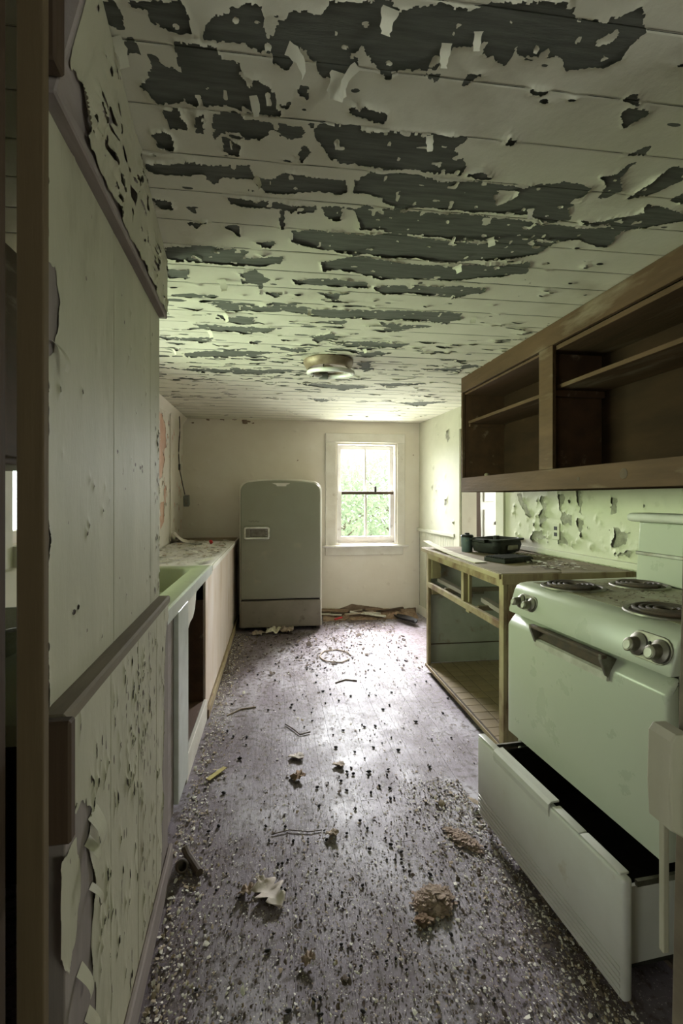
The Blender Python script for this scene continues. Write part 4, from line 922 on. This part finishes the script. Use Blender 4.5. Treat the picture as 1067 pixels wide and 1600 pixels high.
for x in (-.168, .155): B(x, x + .045 if x > 0 else x - .03, -.05, .05, .085, .10, bev=.005).build('handle', 'black_plastic', ap)
B(-.02, .02, -.015, .015, .0755, .12, bev=.006).build('centre_knob', 'black_plastic', ap)
tr_ = thing('flat_tray', 'flat black slotted grill tray in front of the skillet', 'tray', (1.40, 2.78, .9495), .35)
B(-.12, .12, -.085, .085, .0, .026, bev=.006).build('base', 'black_plastic', tr_)
for i in range(9): B(-.112, .112, -.072 + i * .018, -.064 + i * .018, .0262, .033).build('slat', 'black_plastic', tr_)
# floor objects
def leaf(name, x, y, s, rz, lobes, m, label, lift=.02, jag=.35):
    mb = MB(); n = 44; vs_ = [(0, 0, lift * .6)]; fs_ = []
    for k in range(n):
        a = 2 * math.pi * k / n
        r = s * (.62 + jag * abs(math.sin(a * lobes / 2)) ** 1.5 * (1 + .2 * math.sin(a * 3)) + .06 * math.sin(a * 11))
        vs_.append((.5 * r * math.cos(a), .5 * r * math.sin(a), .004 + lift * (.15 + .5 * vn(np.array(a * 1.7), np.array(s * 9.), 5).item() * (1 + math.sin(a * 2.3)))))
        vs_.append((1.0 * r * math.cos(a), 1.0 * r * math.sin(a), .002 + lift * (vn(np.array(a * 2.3), np.array(s * 31.), 2).item())))
    for k in range(n):
        j = (k + 1) % n; fs_ += [(0, 1 + 2 * k, 1 + 2 * j), (1 + 2 * k, 2 + 2 * k, 2 + 2 * j, 1 + 2 * j)]
    o = mb.add(vs_, fs_).build(name, m, None, smooth=True, ang=60); o.location = (x, y, .001); o.rotation_euler = (0, 0, rz)
    md = o.modifiers.new('thick', 'SOLIDIFY'); md.thickness = .0012
    return tag(o, label, 'leaf')
def oak(name, x, y, L, rz, m, label):
    n = 40; vs_ = []; fs_ = []
    for i in range(n + 1):
        t = i / n; w = L * .36 * (math.sin(math.pi * min(1, t * 1.02)) ** .6) * (.42 + .58 * abs(math.sin(3.5 * math.pi * t)) ** 1.2) + .001
        z = .004 + .008 * math.sin(t * 5) ** 2
        for k, c in enumerate((-1, -.5, 0, .5, 1)):
            vs_.append((L * (t - .5) + abs(c) * w * .25, c * w, z + (.009 * c * c * (1 + .5 * math.sin(t * 7 + c)) if c else 0)))
    for i in range(n):
        for k in range(4): a_ = 5 * i + k; fs_.append((a_, a_ + 1, a_ + 6, a_ + 5))
    o = MB().add(vs_, fs_).build(name, m, None, smooth=True, ang=70); o.location = (x, y, .001); o.rotation_euler = (0, 0, rz)
    md = o.modifiers.new('thick', 'SOLIDIFY'); md.thickness = .001
    return tag(o, label, 'leaf')
oak('oak_leaf', -.022, 1.64, .15, 2.1, 'leaf_pale', 'pale dry oak leaf with lobed edges lying left of centre floor')
leaf('dry_leaf', -.10, 1.655, .030, 1.2, 4, 'wool', 'small crumpled brown leaf beside the pale oak leaf', .03)
leaf('dry_leaf', .22, 1.895, .030, .3, 3, 'leaf_dry', 'curled tan bark-like leaf in mid floor above the oak leaf', .025)
leaf('dry_leaf', .105, 2.49, .045, .2, 3, 'leaf_pale', 'flat pale leaf scrap on the floor level with the cabinet opening', .02)
leaf('dry_leaf', .31, 2.385, .035, .1, 3, 'leaf_dry', 'thin curled tan leaf right of the flat pale scrap', .018)
leaf('dry_leaf', .09, 1.385, .022, 2.0, 4, 'wool', 'small brown crumpled leaf nearest the camera on the floor', .028)
leaf('dry_leaf', .10, 2.30, .04, 2.0, 4, 'rubble', 'dark brown crumpled leaf in the middle of the floor', .03)
leaf('fallen_leaf', -.03, 4.83, .09, .7, 5, 'paper', 'large tan dry leaf lying before the refrigerator', .06)
leaf('fallen_leaf', .10, 4.80, .08, 2.2, 6, 'leaf_dry', 'upturned tan dry leaf at the foot of the refrigerator', .07)
leaf('fallen_leaf', -.19, 4.78, .08, 1.2, 4, 'leaf_dry', 'flat brown leaf near the cabinet toe board and refrigerator', .03)
# ragged clumps of fibre and nest stuff
def clump(name, x, y, rx, ry, h, n, rz, m, label, seed):
    r = np.random.default_rng(seed); mb = MB()
    N = 40; K = 9; vs_ = [(0, 0, h)]; fs_ = []
    for k in range(1, K + 1):
        for i in range(N):
            a = 2 * math.pi * i / N; t = k / K
            q = t * (1 + .55 * fbm(np.array(math.cos(a) * 2.2 + seed), np.array(math.sin(a) * 2.2), 3, 4).item())
            z = h * (1 - t ** 2.2) * (1 + 1.1 * fbm(np.array(math.cos(a) * t * 5), np.array(math.sin(a) * t * 5 + seed), 7, 4).item()) + .002
            vs_.append((rx * q * math.cos(a), ry * q * math.sin(a), max(.001, z)))
    fs_ += [(0, 1 + i, 1 + (i + 1) % N) for i in range(N)]
    for k in range(K - 1):
        for i in range(N): fs_.append((1 + k * N + i, 1 + k * N + (i + 1) % N, 1 + (k + 1) * N + (i + 1) % N, 1 + (k + 1) * N + i))
    mb.add(vs_, fs_)
    for _ in range(n):
        a = r.uniform(0, 6.28); t = r.uniform(0, 1.05) ** .6; px, py = rx * t * math.cos(a), ry * t * math.sin(a); pz = h * max(0, 1 - t ** 2.2) + r.uniform(0, .006)
        L = r.uniform(.006, .02); w = r.uniform(.002, .007); b = r.uniform(0, 6.28); c, s = math.cos(b), math.sin(b); tz = r.uniform(-.2, .25)
        mb.add([(px - L * c - w * s, py - L * s + w * c, pz + .002), (px - L * c + w * s, py - L * s - w * c, pz + .002), (px + L * c + w * s, py + L * s - w * c, max(.002, pz + L * tz)), (px + L * c - w * s, py + L * s + w * c, max(.003, pz + L * tz + .002))], [(0, 1, 2, 3)])
    o = mb.build(name, m); o.location = (x, y, 0); o.rotation_euler = (0, 0, rz)
    return tag(o, label, 'clump')
clump('insulation_clump', .515, 1.54, .066, .052, .030, 170, .1, 'wool', 'fluffy brown clump of nest material lying right of centre on the floor', 3)
clump('nest_debris', .72, 1.80, .085, .03, .012, 130, -1.0, 'wool', 'ragged strip of brown nest debris beside the open stove drawer', 9)
clump('nest_debris', .46, 1.47, .022, .016, .014, 60, .3, 'rubble', 'small dark brown clump just left of the fluffy brown clump', 15)
# pipes
pp = thing('pipe_fitting', 'short rusty iron pipe pieces lying by the foot of the partition', 'pipe', (-.315, 1.80, 0), .3)
MB().tube([(.03, -.06, .016), (.005, .03, .02), (-.005, .06, .035)], .014, 10).build('pipe', 'rust_black', pp, smooth=True)
el = MB().lathe([(.020, 0), (.022, .004), (.022, .036), (.018, .040), (.014, .040), (.013, .012), (.004, .012)], (0, 0, 0), 16).tf(lambda p: Matrix.Rotation(R(60), 3, 'X') @ p + Vector((-.025, -.005, .022))).build('coupling', 'rust_black', pp, smooth=True)
o = B(-.06, .06, -.012, .012, 0, .003).tf(lambda p: Vector((p.x, p.y, p.z + .01 * abs(p.x / .06)))).build('yellow_strip', 'yellow_strip'); o.location = (-.285, 2.38, .001); o.rotation_euler = (0, 0, .95)
tag(o, 'yellow wooden strip on the floor by the cabinet bottom rail', 'strip')
def tw(name, pts, r, m, label, cat='twig'):
    c = Vector((sum(p[0] for p in pts) / len(pts), sum(p[1] for p in pts) / len(pts), 0))
    o = MB().tube([Vector(p) - c for p in pts], r, 6).build(name, m, None, smooth=True); o.location = c; return tag(o, label, cat)
tw('twig_ring', [(.49 + .13 * math.cos(a * .33), 4.03 + .16 * math.sin(a * .33) + .01 * math.sin(a * 2), .008) for a in range(18)], .006, 'leaf_dry', 'ring of curved bent twig lying on the far floor', 'twig')
tw('twig', [(.05, 2.86, .006), (.10, 2.78, .008), (.13, 2.72, .006), (.19, 2.74, .008)], .0035, 'crumb_dark', 'short crooked dark twig in the middle of the floor')
tw('twig', [(.42, 3.45, .005), (.5, 3.5, .006), (.58, 3.47, .005)], .005, 'crumb_dark', 'thin straight dark twig on the far floor past the twig ring')
tw('twig', [(-.30, 3.02, .005), (-.22, 3.1, .006), (-.13, 3.12, .005)], .005, 'leaf_dry', 'thin tan twig on the floor by the cabinet front panel')
tw('wire_scrap', [(-.02, 1.93, .005), (.05, 1.945, .006), (.13, 1.925, .005), (.18, 1.93, .004)], .0018, 'crumb_dark', 'thin dark wire scrap across the floor behind the oak leaf', 'wire')
# curled black shingle
mb = MB(); vs_ = []; fs_ = []
for i in range(9):
    for k in range(5):
        u, v = i / 8, k / 4; w = .06 * (1 - .6 * abs(2 * u - 1) ** 2)
        vs_.append((-.02 + .12 * (u - .5), .38 * (u - .5) * -1 + 0, .012 + .035 * (2 * v - 1) ** 2 + .02 * u)); vs_[-1] = (vs_[-1][0] + w * (2 * v - 1), vs_[-1][1], vs_[-1][2])
for i in range(8):
    for k in range(4): a = i * 5 + k; fs_.append((a, a + 1, a + 6, a + 5))
o = mb.add(vs_, fs_).build('rubber_scrap', 'pellet', None, smooth=True); o.location = (1.39, 5.05, 0)
md = o.modifiers.new('thick', 'SOLIDIFY'); md.thickness = .006
tag(o, 'curled black strip of roofing on the floor near the back corner', 'scrap')
# rubble along the back wall
rub = thing('rubble_heap', 'brown rubble and torn boards along the foot of the back wall', 'rubble', (1.03, 5.32, 0))
us = np.linspace(-.53, .53, 80); vsr = np.linspace(-.13, .105, 20); Ug, Vg = np.meshgrid(us, vsr)
zz = .055 * np.clip(1 - np.abs(Vg - .06) / .19, 0, 1) * (.7 + 1.6 * np.clip(fbm(Ug * 5, Vg * 5, 91, 3) + .2, 0, 1)) + .03 * np.abs(fbm(Ug * 30, Vg * 30, 92, 4)) * np.clip((.53 - np.abs(Ug)) * 20, 0, 1) + .001
mb = MB().add(np.stack([Ug, Vg, zz], -1).reshape(-1, 3).tolist(), [(j * 80 + i, j * 80 + i + 1, j * 80 + 81 + i, j * 80 + 80 + i) for j in range(19) for i in range(79)])
stuff(mb.build('dirt', 'rubble', rub))
for i in range(16):
    L = random.uniform(.05, .22); w = random.uniform(.01, .03)
    B(-L, L, -w, w, -.006, .006).tf(lambda p, a=random.uniform(-.5, .5), t=random.uniform(-.25, .25), c=Vector((random.uniform(-.45, .42), random.uniform(-.06, .07), random.uniform(.05, .085))): Matrix.Rotation(a, 3, 'Z') @ (Matrix.Rotation(t * .5, 3, 'Y') @ p) + c).build('splinter', random.choice(['rubble', 'rubble', 'leaf_dry', 'chip_white', 'dark_wood']), rub)
o = B(-.045, .045, -.015, .015, 0, .014, bev=.004).tf(lambda p: Vector((p.x, p.y, p.z + .012 * math.sin(p.x * 60)))).build('red_scrap', 'red_plastic'); o.location = (.66, 5.17, .03); o.rotation_euler = (0, 0, .2)
tag(o, 'bright red plastic scrap on the rubble by the refrigerator', 'scrap')
o = MB().lathe([(.017, 0), (.019, .004), (.018, .022), (.012, .026), (.004, .026)], (0, 0, 0), 12).tf(lambda p: Matrix.Rotation(1.1, 3, 'Y') @ p + Vector((0, 0, .018))).build('red_fragment', 'red_plastic', None, smooth=True); o.location = (-.615, 4.62, .902)
tag(o, 'small bright red fragment on the flaked left worktop', 'fragment')
o = curl('paint_shard', 0, 0, .02, .13, .07, .4, 'chip_white', None, .4); o.location = (-.42 - .12, 4.55, .915)
tag(o, 'pale curled paint shard near the front of the left worktop', 'paint shard')

# ------------------------------------------------------------------ loose debris
def lb(y): return np.where(y < 1.85, -.325 - .043 * (y - .85), -.40)
def rb(y): return np.where(y > 2.3, 1.19, np.where(y > 1.0, .90 - .075 * (y - 1.1), .74))
def chips(name, n, size, m, parent, mode, seed, zb=.0015, tiltmax=.5):
    r = np.random.default_rng(seed); y = r.uniform(.95, 5.25, n * 4); t = r.uniform(0, 1, n * 4)
    L = lb(y); Rr = rb(y)
    if mode == 'even': x = L + (Rr - L) * t; keep = r.uniform(0, 1, n * 4) < np.clip(.35 + 1.2 * fbm(x * 3, y * 3, seed, 3) + .35 * np.clip(2.2 - y, 0, 1), .05, 1)
    elif mode == 'left': x = L + np.abs(r.normal(0, .07, n * 4)) + .005; keep = np.ones(n * 4, bool)
    elif mode == 'right': y = r.uniform(1.0, 2.2, n * 4); x = rb(y) - np.abs(r.normal(0, .16, n * 4)) + .03; keep = (x < rb(y) + .04)
    elif mode == 'near': y = .95 + np.abs(r.normal(0, .55, n * 4)); x = lb(y) + (rb(y) - lb(y)) * t; keep = y < 5
    elif mode == 'far': y = r.uniform(3.6, 5.25, n * 4); x = lb(y) + (rb(y) - lb(y)) * t; keep = r.uniform(0, 1, n * 4) < .3 + .8 * (y - 3.6) / 1.6
    keep &= ~((x < .48) & (x > -.5) & (y > 4.83))
    x = x[keep][:n]; y = y[keep][:n]; n = len(x)
    s = size * r.lognormal(0, .45, n); a = r.uniform(0, 6.28, n)
    k = 5; ang = a[:, None] + np.arange(k)[None] * (2 * np.pi / k) + r.uniform(-.35, .35, (n, k)); rad = s[:, None] * r.uniform(.55, 1.2, (n, k))
    px = rad * np.cos(ang) * r.uniform(.5, 1, n)[:, None]; py = rad * np.sin(ang)
    tx = r.uniform(-tiltmax, tiltmax, n)[:, None]; ty = r.uniform(-tiltmax, tiltmax, n)[:, None]
    pz = px * tx + py * ty; pz = pz - pz.min(1, keepdims=True) + zb
    top = np.stack([x[:, None] + px, y[:, None] + py, pz + s[:, None] * .18], -1)
    co = top.reshape(-1, 3)
    ctr = np.stack([x, y, pz.mean(1) + s * .42], -1)
    vs = np.concatenate([co, ctr]); i0 = np.arange(n)[:, None] * k; kk = np.arange(k)[None]
    tri = np.stack([np.broadcast_to(i0 + kk, (n, k)), i0 + (kk + 1) % k, np.broadcast_to(n * k + np.arange(n)[:, None], (n, k))], -1).reshape(-1, 3)
    me = bpy.data.meshes.new(name); me.vertices.add(len(vs)); me.vertices.foreach_set('co', vs.astype(np.float32).ravel())
    me.loops.add(tri.size); me.loops.foreach_set('vertex_index', tri.astype(np.int32).ravel())
    me.polygons.add(len(tri)); me.polygons.foreach_set('loop_start', np.arange(0, tri.size, 3, dtype=np.int32)); me.update(calc_edges=True)
    me.materials.append(MATS[m]); o = bpy.data.objects.new(name, me); C.objects.link(o)
    if parent: o.parent = parent
    return stuff(o)
for nm, n, sz, m, mode, sd, lab, cat in (
    ('paint_chips', 4600, .0029, 'chip_white', 'even', 101, 'white paint chips scattered over the floorboards', 'paint chips'),
    ('paint_chips', 1700, .0042, 'chip_white', 'left', 102, 'pale paint chips heaped along the left cabinet foot', 'paint chips'),
    ('paint_chips', 1700, .0034, 'chip_white', 'right', 103, 'pale paint chips thick before the open stove drawer', 'paint chips'),
    ('paint_chips', 2600, .0024, 'chip_white', 'near', 104, 'fine white chips on the nearest floorboards', 'paint chips'),
    ('plaster_crumbs', 4200, .0029, 'chip_tan', 'even', 105, 'tan plaster crumbs scattered over the floorboards', 'crumbs'),
    ('plaster_crumbs', 1200, .0048, 'chip_tan', 'left', 106, 'tan crumbs along the left cabinet foot', 'crumbs'),
    ('plaster_crumbs', 1200, .0036, 'chip_tan', 'right', 107, 'tan crumbs thick before the open stove drawer', 'crumbs'),
    ('dirt_crumbs', 5600, .0028, 'crumb_dark', 'even', 108, 'dark dirt crumbs scattered over the floorboards', 'dirt'),
    ('dirt_crumbs', 4200, .003, 'crumb_dark', 'near', 109, 'dark dirt crumbs on the nearest floorboards', 'dirt'),
    ('dirt_crumbs', 1100, .0036, 'crumb_dark', 'right', 110, 'dark crumbs before the open stove drawer', 'dirt'),
    ('dirt_crumbs', 1200, .010, 'crumb_dark', 'far', 111, 'dark debris on the far floor near the window', 'dirt')):
    o = chips(nm, n, sz, m, None, mode, sd); tag(o, lab, cat)
def topchips(name, n, size, m, x0, x1, y0, y1, z, seed, label):
    r = np.random.default_rng(seed); mb = MB()
    for _ in range(n):
        x, y, s, a = r.uniform(x0, x1), r.uniform(y0, y1), size * r.lognormal(0, .5), r.uniform(0, 6.28)
        vs_ = [(x + s * math.cos(a + k * 1.57 + r.uniform(-.3, .3)), y + s * r.uniform(.5, 1) * math.sin(a + k * 1.57), z + .001 + s * r.uniform(0, .5)) for k in range(4)]
        mb.add(vs_, [(0, 1, 2, 3)])
    return tag(stuff(mb.build(name, m)), label, 'paint chips')
topchips('paint_chips', 380, .016, 'chip_white', -.98, -.45, 3.24, 4.98, .9015, 1, 'white paint flakes covering the left worktop')
topchips('plaster_crumbs', 160, .013, 'chip_tan', -.98, -.45, 3.24, 5.0, .9015, 2, 'brown flakes covering the left worktop')
topchips('paint_chips', 260, .008, 'chip_white', 1.45, 1.72, 2.4, 3.6, .951, 3, 'pale paint flakes along the back of the bare worktop')
topchips('dirt_crumbs', 220, .008, 'crumb_dark', 1.40, 1.74, 2.4, 3.6, .951, 4, 'dark crumbs along the back of the bare worktop')
topchips('dirt_crumbs', 420, .0042, 'crumb_dark', 1.10, 1.46, 1.24, 1.84, .9872, 5, 'dark crumbs strewn over the stove top')
topchips('plaster_crumbs', 120, .004, 'chip_tan', 1.10, 1.46, 1.24, 1.84, .9872, 6, 'tan crumbs strewn over the stove top')
# black droppings, one object each
bm = bmesh.new(); bmesh.ops.create_uvsphere(bm, u_segments=7, v_segments=5, radius=1)
for v in bm.verts: v.co = Vector((v.co.x * .013, v.co.y * .0075, v.co.z * .0065 + .0062))
pm = MB().bm(bm); pm_o = pm.build('dropping', 'pellet', None, smooth=True); pme = pm_o.data
cnt = 0; first = True; rp = random.Random(5)
while cnt < 270:
    y = 1.0 + 3.9 * rp.random() ** 1.1; x = rp.uniform(float(lb(np.array(y))) + .06, float(rb(np.array(y))) - .05)
    if y > 2.0 and rp.random() > .35 + .65 * math.exp(-((x - .45) / .33) ** 2): continue
    if (x < .5 and y > 4.75): continue
    if first: o = pm_o; first = False
    else: o = bpy.data.objects.new('dropping', pme); C.objects.link(o)
    k = rp.uniform(.45, .95) * (.8 if y < 2 else 1); o.location = (x, y, .0012); o.scale = (k * rp.uniform(.7, 1.2), k, k); o.rotation_euler = (0, 0, rp.uniform(0, 6.28))
    tag(o, 'small black dropping on the dusty floorboards', 'dropping', 'black droppings on the floor'); cnt += 1

# ================================================================== OUTSIDE THE BACK WINDOW
struct(B(-12, 14, 5.8, 30, -.7, -.5).build('ground_outside', 'ext_ground'))
def tree(name, x, y, h, rad, n, m, label, seed, zc):
    t = thing(name, label, 'tree', (x, y, -.5), 0, 'trees behind the window')
    r = np.random.default_rng(seed)
    tk = MB().tube([(0, 0, 0), (.05, .02, h * .4), (-.05, .05, h * .8)], [.10, .07, .03], 8).build('trunk', 'bark', t, smooth=True)
    for i in range(9):
        a = r.uniform(0, 6.28); z = h * r.uniform(.15, .6); L = rad * r.uniform(.5, 1)
        MB().tube([(0, 0, z), (L * .5 * math.cos(a), L * .5 * math.sin(a), z + L * .4), (L * math.cos(a), L * math.sin(a), z + L * .7)], [.03, .018, .008], 6).build('branch', 'bark', tk, smooth=True)
    p = r.normal(0, 1, (n, 3)); p /= np.linalg.norm(p, axis=1)[:, None]; p *= (r.uniform(.15, 1, n) ** .5)[:, None]
    p = p * np.array([rad, rad, zc]) + np.array([0, 0, h - zc * .6]); p = p[p[:, 2] > .1]
    clump = fbm(p[:, 0] * 2.2, p[:, 2] * 2.2 + p[:, 1], seed, 3) > -.08; p = p[clump]; n = len(p)
    s = r.uniform(.02, .06, n); u = r.normal(0, 1, (n, 3)); u /= np.linalg.norm(u, axis=1)[:, None]; w = np.cross(u, r.normal(0, 1, (n, 3))); w /= np.linalg.norm(w, axis=1)[:, None]
    vs = np.stack([p - u * s[:, None], p + w * s[:, None] * .45, p + u * s[:, None], p - w * s[:, None] * .45], 1).reshape(-1, 3)
    me = bpy.data.meshes.new('crown'); q = np.arange(n * 4).reshape(-1, 4)
    me.from_pydata(vs.tolist(), [], q.tolist()); me.materials.append(MATS[m])
    o = bpy.data.objects.new('crown', me); C.objects.link(o); o.parent = t; stuff(o)
tree('leafy_tree', .85, 8.4, 2.2, 1.15, 9000, 'foliage', 'light green bushy tree left behind the back window', 1, 1.4)
tree('leafy_tree', 2.35, 9.6, 2.5, 1.3, 9000, 'foliage', 'green bushy tree right behind the back window', 2, 1.5)
tree('leafy_tree', 1.8, 12.6, 3.4, 1.9, 9000, 'foliage_pale', 'pale taller tree farther behind the back window', 3, 2.0)
